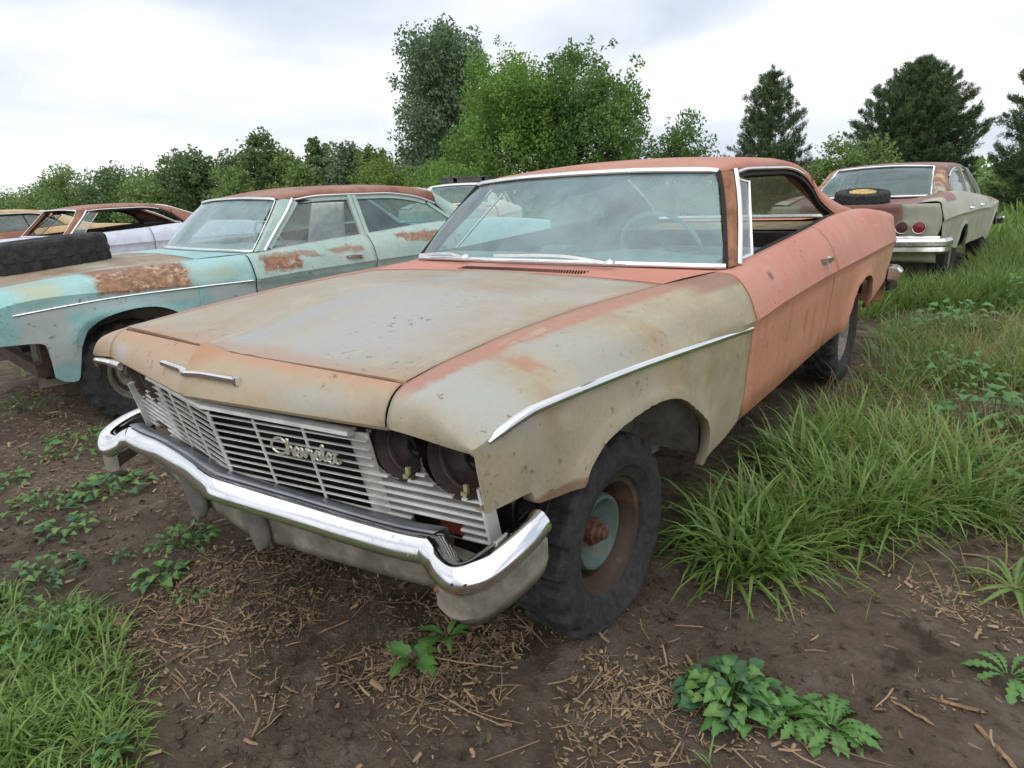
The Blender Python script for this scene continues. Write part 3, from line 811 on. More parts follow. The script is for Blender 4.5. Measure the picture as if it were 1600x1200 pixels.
        V, F = sweep(gsk, circ(.011 if hero else .005, 6), up=(0, -.6, .8)); obj('pillar_seal', V, F, M_RUBBER if hero else M_CHROME_OLD, root)
        strip('pillar_trim', (B+np.array([.006, 0, .003]))*np.array([s, 1, 1]), .024, .010, M_CHROME, root, up=(s, -.3, .4))
    RT = roof_tab(kind)
    # roof skin
    us = np.linspace(-1, 1, 41); rows = []
    for f in np.linspace(0, 1, 30):
        row = []
        for u in us:
            a = abs(u)
            yf = float(np.interp(a, [0, .4, .8, 1], [2.062, 2.072, 2.10, 2.14])); y = yf+(RT['y1']+(.0 if kind == 'coupe' else 0)-yf)*f
            xd = float(pin(*RT['xd'], y)); zc, ze, zd = (float(pin(*RT[k], y)) for k in ('zc', 'ze', 'zd'))
            xe = xd-.055
            x = u*xd
            ax = abs(x)
            if ax <= xe: z = ze+(zc-ze)*(1-(ax/xe)**2.3)
            else:
                q = (ax-xe)/(xd-xe); z = ze-(ze-zd)*(q**2.0)
            row.append((x, y, z))
        rows.append(row)
    rf = grid_obj('roof', np.array(rows), g('roof'), root, solid=.006, angle=45, flip=True)
    # headliner
    hl = np.array(rows)[::3, 2:-2:3].copy(); hl[..., 2] -= .035
    grid_obj('headliner', hl, M_INTDARK, root)
    y1 = RT['y1']
    dk = 4.30
    xr = float(pin(*RT['xd'], y1)); zr = float(pin(*RT['zd'], y1)); zre = float(pin(*RT['ze'], y1)); zrc = float(pin(*RT['zc'], y1))
    for s in (1, -1):
        A = cr([(.555, y1, zrc-(zrc-zre)*(.555/(xr-.055))**2.3), (.60, y1+(dk-y1)*.5, 1.175), (.655, dk, 1.000)], 6)
        B = cr([(xr-.05, y1, zre+.0), (.672, y1+.24, 1.205), (.705, y1+.52, 1.110), (.742, dk+.09, 1.032)], 6)
        if kind == 'coupe': Cc = cr([(xr, y1, zr), (.742, 3.625, 1.125), (.806, 3.735, 1.046), (.80, 4.0, 1.046), (.765, dk+.11, 1.044)], 6)
        else: Cc = cr([(xr, y1, zr), (.745, 3.80, 1.13), (.803, 3.90, 1.047), (.79, 4.1, 1.046), (.765, dk+.11, 1.044)], 6)
        k = 20; A, B, Cc = resample(A, k), resample(B, k), resample(Cc, k)
        In = A+np.array([-.03, .03, -.03])
        P = np.array([In, A, A*.5+B*.5+np.array([.0, .006, .006]), B, B*.5+Cc*.5+np.array([.014, 0, .006]), Cc]); P[..., 0] *= s
        P2 = P
        grid_obj('rear_pillar', P2, g('rear_pillar'), root, flip=(s < 0), angle=50, solid=.004)
        Cc0 = cr([(.70, 2.262, 1.296)] + [(float(pin(*RT['xd'], y))+.002, y, float(pin(*RT['zd'], y))-.008) for y in np.linspace(2.45, y1-.02, 8)], 4)*np.array([s, 1, 1])
        tail = ([(.742, 3.625, 1.120), (.806, 3.72, 1.050)] if kind == 'coupe' else [(.745, 3.80, 1.125), (.803, 3.885, 1.050)])
        full = np.vstack([Cc0, np.array(tail)*np.array([s, 1, 1])])
        V, F = sweep(cr(full, 3)+np.array([-s*.014, 0, -.010]), [(-.020, -.014), (.020, -.014), (.020, .014), (-.020, .014)], up=(s, 0, .4)); obj('window_seal', V, F, M_RUBBER, root)
        nchr = len(Cc0) if kind != 'coupe' else int(len(Cc0)*.86)
        strip('drip_rail', Cc0[:nchr]+np.array([s*.006, 0, .006]), .018, .010, M_CHROME, root, up=(s, 0, .3))
        # belt line rubber
        yb = np.linspace(1.90, 3.70 if kind == 'coupe' else 3.88, 16)
        bl = np.stack([s*(tab('tx', yb)-.004), yb, tab('tz', yb)+.002], 1)
        V, F = sweep(bl, [(-.012, -.01), (.012, -.01), (.010, .008), (-.010, .008)]); obj('belt_seal', V, F, M_RUBBER if kind == 'coupe' else M_CHROME_OLD, root)
        # ventilation window
        va, vb, vc, vd = np.array([(.852, 1.895, .955), (.846, 2.085, .960), (.712, 2.395, 1.262), (.706, 2.275, 1.278)])
        Lq = lambda n, a, b: np.linspace(a, b, n)
        if kind == 'coupe':
            vg = np.array([va, vb, vc, vd])*np.array([s, 1, 1])
            vw = obj('vent_window', vg, [(0, 1, 2, 3)], M_GLASS, root, smooth=False)
            for (a, b, w) in ((0, 1, .022), (1, 2, .013), (2, 3, .012), (3, 0, .014)):
                strip('vent_frame', np.linspace(vg[a], vg[b], 6), w, .012, M_CHROME, vw, up=(s, 0, .45))
        # side glass
        def pane(nm, ya, yb_, mat, lift=1.0):
            if nm in open_glass and s > 0 or (nm+'_r') in open_glass and s < 0: return
            n = 12; yy = np.linspace(ya, yb_, n)
            yt_ = np.minimum(np.maximum(yy, 2.30+.0*yy), y1-.02)
            bx, bz = tab('tx', yy)-.012, tab('tz', yy)
            # the top edge leans in and follows the roof rail
            ytop = ya+(yb_-ya)*np.linspace(0, 1, n); ytop = np.where(nm == 'front', np.maximum(ytop, 2.33), ytop) if False else ytop
            fr_ = (yy-ya)/(yb_-ya)
            lo = np.stack([bx, yy, bz], 1)
            y_u = pane_top[nm][0]+(pane_top[nm][1]-pane_top[nm][0])*fr_
            hi = np.stack([pin(*RT['xd'], y_u)-.018, y_u, pin(*RT['zd'], y_u)-.015], 1)
            P = dome_between(lo, hi, 6, (.008, 0, 0), n); P[..., 0] *= s
            return grid_obj('side_window', P, mat, root, flip=(s > 0), angle=0)
        if kind == 'coupe':
            pane_top = {'front': (2.42, 3.00), 'rear': (3.02, 3.50)}
            pane('front', 2.10, 3.03, M_GLASS); pane('rear', 3.05, 3.70, M_GLASS)
        else:
            pane_top = {'front': (2.30, 2.76), 'rear': (2.86, 3.66)}
            pane('front', 1.92, 2.78, M_GLASS); pane('rear', 2.86, 3.86, M_GREENGLASS)
            # door window frames
            xt = float(pin(*RT['xd'], 2.8)); zt = float(pin(*RT['zd'], 2.8))
            bp = np.linspace((float(tab('tx', 2.81)), 2.81, float(tab('tz', 2.81))), (xt, 2.80, zt), 8)*np.array([s, 1, 1])
            V, F = sweep(bp, [(-.042, -.02), (.042, -.02), (.042, .012), (.004, .012), (.003, .002), (-.003, .002), (-.004, .012), (-.042, .012)], up=(s, 0, .5)); obj('center_pillar', V, F, g('frame'), root)
            tp = np.array([(float(pin(*RT['xd'], y))-.004, y, float(pin(*RT['zd'], y))-.030) for y in np.linspace(2.28, 3.60, 12)])*np.array([s, 1, 1])
            V, F = sweep(tp, [(-.016, -.012), (.016, -.012), (.016, .012), (-.016, .012)], up=(s, 0, .3)); obj('window_frame', V, F, g('frame'), root)
            fp = np.linspace((.846, 1.925, .958), (.702, 2.275, 1.285), 6)*np.array([s, 1, 1])
            V, F = sweep(fp, [(-.020, -.012), (.020, -.012), (.020, .012), (-.020, .012)], up=(s, 0, .4)); obj('window_frame', V, F, g('frame'), root)
            rp = np.array([(float(pin(*RT['xd'], 3.6))-.004, 3.62, float(pin(*RT['zd'], 3.6))-.03), (.738, 3.76, 1.13), (.795, 3.87, 1.05)])*np.array([s, 1, 1])
            V, F = sweep(cr(rp, 5), [(-.016, -.012), (.016, -.012), (.016, .012), (-.016, .012)], up=(s, 0, .4)); obj('window_frame', V, F, g('frame'), root)
    # backlight
    top = np.array([(u*.555, y1+.005, zrc-.004-(zrc-zre)*(abs(u)*.555/(xr-.055))**2.3) for u in np.linspace(-1, 1, 21)])
    bot = np.array([(u*.655, dk+.03*(1-u*u), .998) for u in np.linspace(-1, 1, 21)])
    if 'back' not in open_glass:
        grid_obj('rear_window', dome_between(top, bot, 8, (0, .03, .03)), M.get('glass_r', M_GREENGLASS), root, angle=0)
    loop = np.vstack([top, [(.60, y1+(dk-y1)*.5, 1.178)], bot[::-1], [(-.60, y1+(dk-y1)*.5, 1.178)]])
    V, F = sweep(loop+np.array([0, .012, .012]), circ(.014, 6), up=(0, .7, .7), closed=True); obj('rear_window_trim', V, F, M_CHROME, root)
    # deck lid and tail
    rows = []
    for f in np.linspace(0, 1, 12):
        y = 4.33+(5.16-4.33)*f
        xs = float(tab('tx', y))-.006; zs = float(tab('tz', y))-.004
        rows.append([(u*xs, y+.05*(1-u*u)*(1 if f > .5 else f*2)*f, zs+(.985-zs)*(1-f)*sst(1, .6, abs(u)) - .02*(1-u*u)*0 - .050*(1-u*u)*float(sst(0, .3, f))) for u in np.linspace(-1, 1, 21)])
    dl = grid_obj('trunk_lid', np.array(rows), g('trunk'), root, flip=True, angle=40)
    us = np.linspace(-1, 1, 31)
    rows = []
    for f in np.linspace(0, 1, 10):
        z = .955+(.50-.955)*f
        rows.append([(u*(.885+.05*math.sin(PI*min(1, f*1.2))*.8), 5.20-.02*abs(u)**4-.05*f+.05*(1-u*u)*(1-f*.6)-.012*math.sin(PI*f), z - .0*u) for u in us])
    P = np.array(rows)
    ctr = P[:, 6:25]; lft, rgt = P[:, :7], P[:, 24:]
    grid_obj('tail_panel', ctr, g('tail'), root, flip=True, solid=.004)
    grid_obj('tail_end', lft, g('quarter'), root, flip=True, solid=.004); grid_obj('tail_end', rgt, g('quarter'), root, flip=True, solid=.004)
    if rear:
        for s in (1, -1):
            for x, lm in ((.557, M_DARKLENS), (.725, M_LENS)):
                mb = MB(); V, F = lathe([(-.01, .069), (.016, .068), (.021, .064), (.018, .060), (.012, .058)], 28, 'y'); mb.add(V, F)
                t = mb.build('tail_lamp', M_CHROME_OLD, root); t.location = (s*x, 5.195+.012*(1-x), .700)
                V, F = lathe([(.0, .060), (.014, .055), (.019, .03), (.020, .0)], 24, 'y'); obj('lens', V, F, lm, t)
        # bumper with its upper ledge
        pth = cr([(-.985, 4.95, .50), (-.975, 5.16, .50), (-.90, 5.235, .50), (-.5, 5.275, .495), (0, 5.285, .495), (.5, 5.275, .495), (.90, 5.235, .50), (.975, 5.16, .50), (.985, 4.95, .50)], 6)
        V, F = sweep(pth, [(.05, -.085), (.0, -.08), (-.030, -.05), (-.026, -.005), (-.040, .012), (-.040, .055), (-.012, .085), (.04, .09)])
        V = np.asarray(V); obj('rear_bumper', V, F, M_CHROME if hero else M_CHROME_OLD, root, angle=35)
        grid_obj('rear_valance', np.array([[(u*.90, 5.19-.02*abs(u)**3-.10*f, .46-.15*f) for u in np.linspace(-1, 1, 13)] for f in np.linspace(0, 1, 5)]), g('quarter'), root, flip=True, solid=.004)
    # ---------------- inside: floor, bulkheads, seats, dash
    lin = MB()
    lin.box((0, 2.55, floor_z+.06), (1.66, 1.75, .03)).box((0, 4.4, floor_z+.16), (1.1, 1.5, .03)).box((0, 1.62, .60), (1.76, .03, .62)).box((0, 4.42, .64), (1.60, .03, .66)).box((.05, .40, .58), (1.2, .03, .40)).box((0, .95, .46), (1.26, 1.3, .03))
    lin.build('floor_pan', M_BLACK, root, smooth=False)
    for s in (1, -1):
        wl_ = MB()
        P = np.array([[(s*(.66+.02*math.sin(7*y+z*9)), y, z) for z in np.linspace(.20, .80, 7)]+[(s*(.72), y, .815), (s*.80, y, .79)] for y in np.linspace(.34, 1.60, 16)])
        grid_obj('inner_fender', P, M_LINER, root, flip=(s < 0))
        P = np.array([[(s*.60, y, .22), (s*.60, y, .62), (s*.66, y, .72), (s*.90, y, .73)] for y in np.linspace(3.40, 4.40, 8)])
        grid_obj('rear_wheel_house', P, M_BLACK, root, flip=(s < 0))
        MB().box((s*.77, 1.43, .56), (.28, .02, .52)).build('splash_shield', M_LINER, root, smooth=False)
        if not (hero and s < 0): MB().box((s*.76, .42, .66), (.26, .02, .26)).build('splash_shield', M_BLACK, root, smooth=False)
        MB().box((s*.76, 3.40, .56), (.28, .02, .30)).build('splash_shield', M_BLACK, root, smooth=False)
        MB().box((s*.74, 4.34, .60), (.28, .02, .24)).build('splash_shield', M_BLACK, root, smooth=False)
        b = MB(); P = np.array([[(s*(float(tab('tx', y))-.045), y, float(tab('tz', y))-.01), (s*(float(tab('tx', y))-.075), y, .70), (s*.84, y, .33)] for y in np.linspace(1.80, 4.2, 10)])
        grid_obj('door_trim', P, M.get('doortrim', M_INTDARK), root, flip=(s < 0))
    da = np.array([(u*.80, 1.72+.09*abs(u)**2.5, .938) for u in np.linspace(-1, 1, 21)])
    dP = [da]
    for (dy, z, h) in ((.10, .958, 0), (.22, .965, .012), (.30, .945, .012), (.33, .90, 0), (.30, .80, 0), (.28, .66, 0)):
        r_ = da.copy(); r_[:, 1] = 1.76+dy; r_[:, 2] = z+h*np.exp(-((da[:, 0]-.38)/.22)**2)*2; r_[:, 0] *= .98; dP.append(r_)
    grid_obj('dashboard', np.array(dP), M.get('dash', M_INTDARK), root, flip=True)
    if detail:
        swl = MB(); ring = np.array([(.38+.205*math.cos(a), 2.20-.085*math.sin(a), .955+.185*math.sin(a)) for a in np.linspace(0, 2*PI, 40, endpoint=False)])
        V, F = sweep(ring, circ(.011, 6), up=(0, .9, .4), closed=True); swl.add(V, F)
        tube(swl, [(.38, 2.20, .955), (.38, 1.98, .86)], .028, 8); tube(swl, [(.38-.2, 2.20, .955), (.38, 2.17, .94), (.38+.2, 2.20, .955)], .010, 6)
        swl.build('steering_wheel', M.get('dash', M_INTDARK), root)
    for (yb, zt, m_, nm) in ((2.78, .93, M.get('seat', M_INTDARK), 'front_seat'), (3.66, .95, M.get('rearseat', M.get('seat', M_INTDARK)), 'rear_seat')):
        sb = [(-.02, .40), (-.42, .42), (-.50, .50), (-.46, .585), (-.18, .56), (-.14, .62), (-.06, zt-.04), (.0, zt), (.07, zt-.01), (.10, zt-.08), (.10, .45)]
        P = np.array([[(x, yb+a, z-.02*abs(x)**3) for a, z in cr(sb, 3)] for x in np.linspace(-.70, .70, 9)])
        o = grid_obj(nm, P, m_, root, flip=False)
    grid_obj('parcel_shelf', np.array([[(x, y, .955+.03*(y-3.7)) for x in np.linspace(-.72, .72, 5)] for y in (3.74, 4.0, 4.34)]), M.get('shelf', M_INTDARK), root, flip=True)
    # ---------------- wheels
    return root
# ------------------------------------------------------------------ the salmon hardtop in front
HERO = car('weathered tan and salmon pink two-door hardtop with chrome grille and missing headlights',
           (0, 0, 0), 0.0, dict(body=M_ORANGE, hood=M_HOOD, fender=M_FEND, header=M_HEAD, cowl=M_ORANGE, roof=M_ROOF, pillar=M_PILLAR, rear_pillar=M_ORANGE,
           quarter=M_ORANGE, door=M_ORANGE, trunk=M_ORANGE, tail=M_ORANGE, dash=M_TEALDASH, seat=M_TEALSEAT, rearseat=M_INTDARK, shelf=M_INTBEIGE, glass_r=M_PALEGLASS), hero=True, open_glass=('front', 'rear', 'rear_r', 'front_r'))

# grille: thin horizontal bars on a shallow V, bright end castings
def gy(x, z): return .080+.170*np.abs(x)+(.712-z)*.21
zs = np.linspace(.690, .454, 11)
xs = np.linspace(-.568, .568, 45)
top = np.array([(x, float(gy(x, .716))-.004, .722-.018*abs(x)) for x in np.linspace(-.53, .53, 41)])
V, F = sweep(top, [(-.02, .006), (-.008, .010), (.004, .009), (.014, .004), (.016, -.006), (.008, -.010), (-.014, -.008)])
GR = obj('grille', V, F, M_ALU, HERO)
bars = MB()
for i, z in enumerate(zs):
    pth = np.array([(x, float(gy(x, z)), z+.000) for x in xs])
    V, F = sweep(pth, [(-.003, -.0012), (-.002, .0018), (.005, .0018), (.005, -.0016)])
    obj('grille_bar', V, F, M_ALU, GR, angle=25)
vm = None
for x in (-.36, -.18, 0, .18, .36):
    pth = np.array([(x, float(gy(x, z))-.002, z) for z in np.linspace(.700, .450, 8)])
    V, F = sweep(pth, circ(.0042 if x else .006, 6), up=(0, -1, 0)); obj('grille_upright', V, F, M_ALU, GR)
for s in (1, -1):
    P = np.array([[(s*(.505+.065*f), float(gy(.505+.065*f, z))+.010-.004*math.sin(PI*f), z) for f in np.linspace(0, 1, 6)] for z in np.linspace(.712, .445, 12)])
    grid_obj('grille_end', P, M_ALUMID, GR, flip=(s < 0), solid=.004)
bk = np.array([[(x, .37, z) for x in np.linspace(-.60, .86, 5)] for z in (.79, .60, .34)])
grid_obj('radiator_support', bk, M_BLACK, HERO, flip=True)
cov = np.array([[(x, .066+.16*abs(x)+d, z) for x in np.linspace(-.90, .90, 21)] for d, z in ((0, .748), (.10, .752), (.24, .80))])
grid_obj('grille_baffle', cov, M_BLACK, GR, flip=True)

# finned panels with the empty headlight openings
HL = [(.632, .664, .075), (.797, .658, .087)]
def fy(x, z): return gy(x, z)+.002
for s in (1, -1):
    x0, x1 = .566, .880
    bp = MB(); nx, nz = 96, 70
    X = np.linspace(x0, x1, nx); Z = np.linspace(.722, .440, nz)
    P = np.array([[(s*x, float(fy(x, z))+.008, z) for x in X] for z in Z])
    keep = []
    q = gridf(nz, nx, s < 0)
    ctr = P.reshape(-1, 3)[q].mean(1)
    for f_, c_ in zip(q, ctr):
        a = abs(c_[0])
        if all(math.hypot(a-hx, c_[2]-hz) > hr for hx, hz, hr in HL) and not (.64 < a < .785 and .444 < c_[2] < .490) and not (a > .60 and c_[2] > .672-.05*(a-.60)): keep.append(f_)
    hp = obj('headlight_panel', P.reshape(-1, 3), np.array(keep), M_ALUDARK, HERO, solid=.003)
    for z in list(zs):
        xx = np.linspace(x0, x1-.004, 260)
        ok = np.array([all(math.hypot(x-hx, z-hz) > hr for hx, hz, hr in HL) and not (.64 < x < .785 and .444 < z < .488) and not (x > .60 and z > .668) for x in xx])
        i = 0
        while i < len(xx):
            if ok[i]:
                j = i
                while j+1 < len(xx) and ok[j+1]: j += 1
                if j-i >= 6:
                    seg = xx[i:j+1]; seg = np.linspace(seg[0], seg[-1], max(3, (j-i)//20))
                    pth = np.array([(s*x, float(fy(x, z)), z) for x in seg])
                    pr = [(-.009, -.001), (-.009, .0026), (.003, .0034), (.006, .0015), (.006, -.0028)]
                    V, F = sweep(pth, [(a*s, b) for a, b in pr]); obj('fin', V, F, M_ALU, hp, angle=25)
                i = j+1
            else: i += 1
    # turned flange at the outer end
    V, F = sweep([(s*(x1+.001), float(fy(x1, z))-.006, z) for z in np.linspace(.625, .438, 6)], [(-.004, -.02), (.004, -.02), (.004, .02), (-.004, .02)], up=(0, -1, 0)); obj('panel_flange', V, F, M_ALU, hp)
    for (hx, hz, hr) in HL:
        if s < 0 and hx > .8: continue
        V, F = lathe([(0, hr+.004), (.012, hr-.004), (.045, hr-.012), (.075, hr-.035), (.085, hr-.055), (.070, .018), (.085, .0)], 28, 'y')
        b = obj('headlight_bucket', V, F, M_BUCKET, HERO); b.location = (s*hx, float(fy(hx, hz))+.016, hz)
        V, F = lathe([(.028, hr-.016), (.024, hr-.012), (.030, hr-.008), (.036, hr-.014)], 28, 'y'); obj('retaining_ring', V, F, M_BUCKET, b)
        mb = MB(); mb.box((.012*s, .020, -hr+.018), (.012, .008, .024)).box((.012*s, .012, -hr+.008), (.018, .006, .010)); mb.build('adjuster_clip', M_CLIP, b, smooth=False)
        mb = MB(); tube(mb, cr([(-.02, .07, .02), (.0, .04, .0), (.02, .035, -.02), (.03, .06, -.03)], 4), .005, 6); mb.build('loose_wire', M_RUBBER, b)
        mb = MB(); mb.box((0, .066, .004), (.034, .03, .034)); mb.build('bulb_socket', M_BLACK, b, smooth=False)
    mb = MB(); mb.box((s*.713, float(fy(.713, .466))+.05, .466), (.15, .03, .05)); mb.build('marker_lamp_housing', M_BLACK, hp, smooth=False)
    mb = MB(); mb.box((s*.74, float(fy(.74, .466))+.026, .466), (.085, .012, .036)); mb.build('marker_lamp', M_AMBER, hp, smooth=False)
    # chrome bezel left on the far side
    if s < 0:
        pth = cr([(-.70, .118, .752), (-.80, .128, .744), (-.90, .145, .730), (-.94, .162, .708)], 6)
        strip('headlight_bezel', pth, .024, .014, M_CHROME, HERO, up=(-.3, -1, .2))
        pth = cr([(-.60, .112, .752), (-.66, .116, .752), (-.70, .120, .748)], 4); strip('headlight_bezel', pth, .03, .016, M_CHROME_OLD, HERO, up=(0, -1, .2))

# front bumper: vee bar and stepped wing ends
cen = [(0, .074, .464), (.04, .080, .462), (.12, .095, .457), (.30, .130, .446), (.50, .156, .441), (.66, .170, .446), (.775, .180, .457)]
cp = mirror_curve(cen, 6)
cp[:, 2] -= .010*sst(.42, .80, -cp[:, 0]); cp[:, 1] -= .018*sst(.5, .80, -cp[:, 0])     # bent down at the far end
BPROF = [(-.03, .030), (-.014, .037), (.006, .040), (.018, .034), (.030, .018), (.038, .001), (.040, -.011), (.034, -.022), (.014, -.030), (-.03, -.033), (-.04, .02)]
V, F = sweep(cp, BPROF)
BUMP = obj('front_bumper', V, F, M_CHROME, HERO, angle=40)
led = np.array([cp+np.array([0, -.002, .0445]), cp+np.array([0, .024, .043]), cp+np.array([0, .044, .037]), cp+np.array([0, .052, .005])]); grid_obj('bumper_ledge', led, M_LEDGE, BUMP, solid=.004, flip=True)
for s in (1, -1):
    w = cr([(.765, .178, .457), (.80, .164, .452), (.845, .142, .447), (.895, .132, .450), (.938, .156, .468), (.960, .22, .490), (.966, .29, .506), (.960, .345, .512)], 6)*np.array([s, 1, 1])
    if s < 0: w[:, 2] -= .010+.038*sst(0, .12, np.abs(w[:, 0])-.76); w[:, 1] -= .017
    prof = [(max(a, -.040)*s, b) for a, b in BPROF]
    sc = np.concatenate([np.linspace(1.02, .9, 8), np.linspace(.9, .92, 16), np.linspace(.92, .85, len(w)-24)])
    V, F = sweep(w, prof, scale=sc); obj('bumper_end', V, F, M_CHROME, BUMP, angle=40)
    # painted lower wrap of the wing
    a = w[10:].copy(); a[:, 2] -= .040; nrm = np.gradient(a, axis=0); sd = np.cross(nrm, (0, 0, 1)); sd /= np.linalg.norm(sd, axis=1)[:, None]
    a = a+sd*(.018*s); b = a.copy(); b[:, 2] -= .050; b -= sd*(.0*s); c_ = b.copy(); c_[:, 2] -= np.linspace(.03, .055, len(b))*1.0; c_ -= sd*(.022*s); c_[:, 1] += .012
    a0 = a.copy(); a0 -= sd*(.02*s); a0[:, 2] += .012
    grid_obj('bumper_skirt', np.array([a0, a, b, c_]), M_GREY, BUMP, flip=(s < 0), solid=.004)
    mbk = MB()
    for i in range(2):
        V, F = lathe([(0, .007), (.004, .005), (.005, 0)], 8, 'y'); mbk.add(V*np.array([1, -1, 1])+np.array([s*(.885+.05*i), .068+.012*i, .452+.006*i]), [f[::-1] for f in F])
    if s > 0: mbk.build('rust_spot', M_RUSTY, BUMP)
M_BRACKET = simple('dusty_grey_bracket', (.13, .12, .108), .7)
va = np.array([[(u*.86, .125+.09*abs(u)+.01*f, .440-.150*f+.045*abs(u)**2*f) for u in np.linspace(-1, 1, 33)] for f in np.linspace(0, 1, 7)])
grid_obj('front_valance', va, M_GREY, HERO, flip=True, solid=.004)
for x in (-.30, .06):
    P = np.array([[(x+.062*u*math.sqrt(max(0, 1-max(0, (f-.55)/.45)**2))+.02*f, .098+.02*u*u+.02*f, .445-.185*f) for u in np.linspace(-1, 1, 9)] for f in np.linspace(0, 1, 12)])
    grid_obj('bumper_bracket', P, M_BRACKET, BUMP, flip=True, solid=.022)

# side trim spear
for s in (1, -1):
    tp = [(.195, .758), (.245, .774), (.315, .787), (.36, .790), (.55, .789), (.85, .780), (1.3, .756), (1.712, .722)]
    pth = cr([(float(side_x(np.array([y]), np.array([z]), False)[0])+.002, y, z) for y, z in tp], 6)*np.array([s, 1, 1])
    k = len(pth)
    V, F = sweep(pth, [(a*.026, b*.013) for a, b in STRIP], up=(s, 0, .35), scale=np.clip(np.linspace(.45, 5, k), 0, 1)); obj('side_trim', V, F, M_CHROME, HERO)
hb = MB()
for (y, z) in ((.345, .692), (.372, .698), (.350, .672), (.384, .680)):
    x = float(side_x(np.array([y]), np.array([z]))[0]); V, F = lathe([(-.004, .0048), (.0012, .0048), (.0013, 0)], 8); hb.add(V+np.array([x, y, z]), F)
hb.build('badge_hole', M_BLACK, HERO)
mb = MB()
for (y, z) in ((1.98, .888), (2.0, .880), (2.03, .892), (2.01, .896)):
    x = float(np.interp(z, [.773, .87, .948], [.998, .96, .89])); V, F = lathe([(-.004, .007), (.0015, .007), (.0016, 0)], 8); mb.add(V+np.array([x, y, z]), F)
mb.build('mirror_hole', M_BLACK, HERO)

# chrome chevron on the header
def hy(x, f=.5):
    a = abs(x); t = np.array([.142+.042*a/.7, .862-.01*a/.7]); l = np.array([.026+.101*a/.703, .765+.006*a/.703]); p = t*(1-f)+l*f
    return p[0]-.012, p[1]+.010
em = MB()
for s in (1, -1):
    pth = []
    for x in np.linspace(0, .20, 8): y, z = hy(x, .50+.02*x); pth.append((s*x, y-.020-.016*math.exp(-(x/.03)**2), z))
    V, F = sweep(pth, [(-.008, -.006), (-.010, .003), (.0, .007), (.008, .004), (.008, -.006)] if s > 0 else [(.008, -.006), (.010, .003), (.0, .007), (-.008, .004), (-.008, -.006)]); em.add(V, F)
y, z = hy(.198, .5); em.box((.198, y-.018, z-.004), (.016, .014, .022))
y, z = hy(.06, .5)
EM = em.build('hood_emblem', M_CHROME, HERO, angle=30)
mb = MB()
for k in range(7):
    x = -.03-.024*k; y, z = hy(x, .5); mb.box((x, y-.022, z+.001), (.016, .006, .013))
mb.box((-.012, hy(0)[0]-.022, hy(0)[1]-.004), (.02, .012, .024))
mb.build('emblem_bar', M_ALU, EM, smooth=False)
y, z = hy(.06, .55); mb = MB(); V, F = lathe([(-.006, .006), (.004, .006), (.004, 0)], 8, 'y'); mb.add(V*np.array([1, -1, 1])+np.array([.07, y-.004, z-.022]), F); mb.build('emblem_hole', M_BLACK, EM)

# grille script, joined handwriting
SC = {
 'C': [(1.0, .88), (.80, 1.12), (.45, 1.10), (.12, .80), (.0, .40), (.16, .06), (.50, -.02), (.85, .16), (1.0, .38)],
 'h': [(.0, .0), (.18, .55), (.34, 1.05), (.25, 1.12), (.16, .7), (.10, .0), (.20, .42), (.38, .52), (.44, .3), (.42, .02), (.58, .06)],
 'e': [(.0, .06), (.24, .22), (.36, .42), (.22, .54), (.08, .30), (.16, .02), (.34, .0), (.50, .14)],
 'v': [(.0, .14), (.08, .52), (.18, .46), (.22, .02), (.38, .30), (.42, .54), (.54, .42)],
 'r': [(.0, .42), (.08, .56), (.14, .46), (.30, .48), (.24, .20), (.26, .02), (.44, .10)],
 'o': [(.0, .10), (.16, .50), (.02, .30), (.08, .02), (.28, .06), (.32, .36), (.18, .52), (.46, .44)],
 'l': [(.0, .1), (.20, .55), (.30, 1.05), (.20, 1.12), (.12, .6), (.14, .05), (.30, .08)],
 't': [(.0, .1), (.18, .5), (.26, .95), (.16, .4), (.18, .02), (.40, .12)],
}
ADV = {'C': .86, 'h': .50, 'e': .42, 'v': .46, 'r': .40, 'o': .40, 'l': .26, 't': .36}
sm = MB(); cx = 0; H = .042; word = 'Chevrolet'
total = sum(ADV[c_] for c_ in word); sx_ = .232/(total*1.0)
for c_ in word:
    pts = []
    for (a, b) in SC[c_]:
        x = .246+(cx+a)*sx_; z = .616+(b*1.22 if b < .6 and c_ not in 'C' else b)*H
        pts.append((x, float(gy(x, z))-.020, z))
    tube(sm, cr(pts, 5), .0036, 6, up=(0, 1, .01)); cx += ADV[c_]
for (a0, b0, a1, b1) in ((total-.42, .62, total-.02, .66),):
    tube(sm, [(.246+a*sx_, float(gy(.246+a*sx_, .64))-.020, .617+b*H) for a, b in ((a0, b0), (a1, b1))], .0032, 6, up=(0, 1, .01))
sm.build('script_badge', M_WHITEBADGE, GR)

# wipers
for (a, b, c_) in (((-.74, 1.70, .968), (-.50, 1.655, .984), (-.34, 1.60, .972)), ((-.16, 1.60, .986), (.20, 1.605, .990), (.44, 1.60, .966))):
    P = cr([a, b, c_], 6); V, F = sweep(P, [(-.013, -.004), (.013, -.004), (.010, .008), (-.010, .008)]); wb_ = obj('wiper', V, F, M_CHROME_OLD, HERO)
    V, F = lathe([(0, .022), (.012, .020), (.02, .0)], 12, 'z'); o = obj('wiper_pivot', V, F, M_CHROME, wb_); o.location = c_

# wheels: deflated front tyres
wheel(HERO, .788, .868, .200, 1, M_RIM, M_TYRE, .334, .198, flat=.200-GZ, steer=.0)
wheel(HERO, -.790, .868, .205, -1, M_RIM, M_TYRE, .345, .215, flat=.205-GZ, steer=.0)
wheel(HERO, .800, 3.92, .285, 1, M_STEEL, M_TYRE, .345, .19, flat=.285-GZ)
wheel(HERO, -.800, 3.92, .285, -1, M_STEEL, M_TYRE, .345, .19, flat=.285-GZ, detail=False)

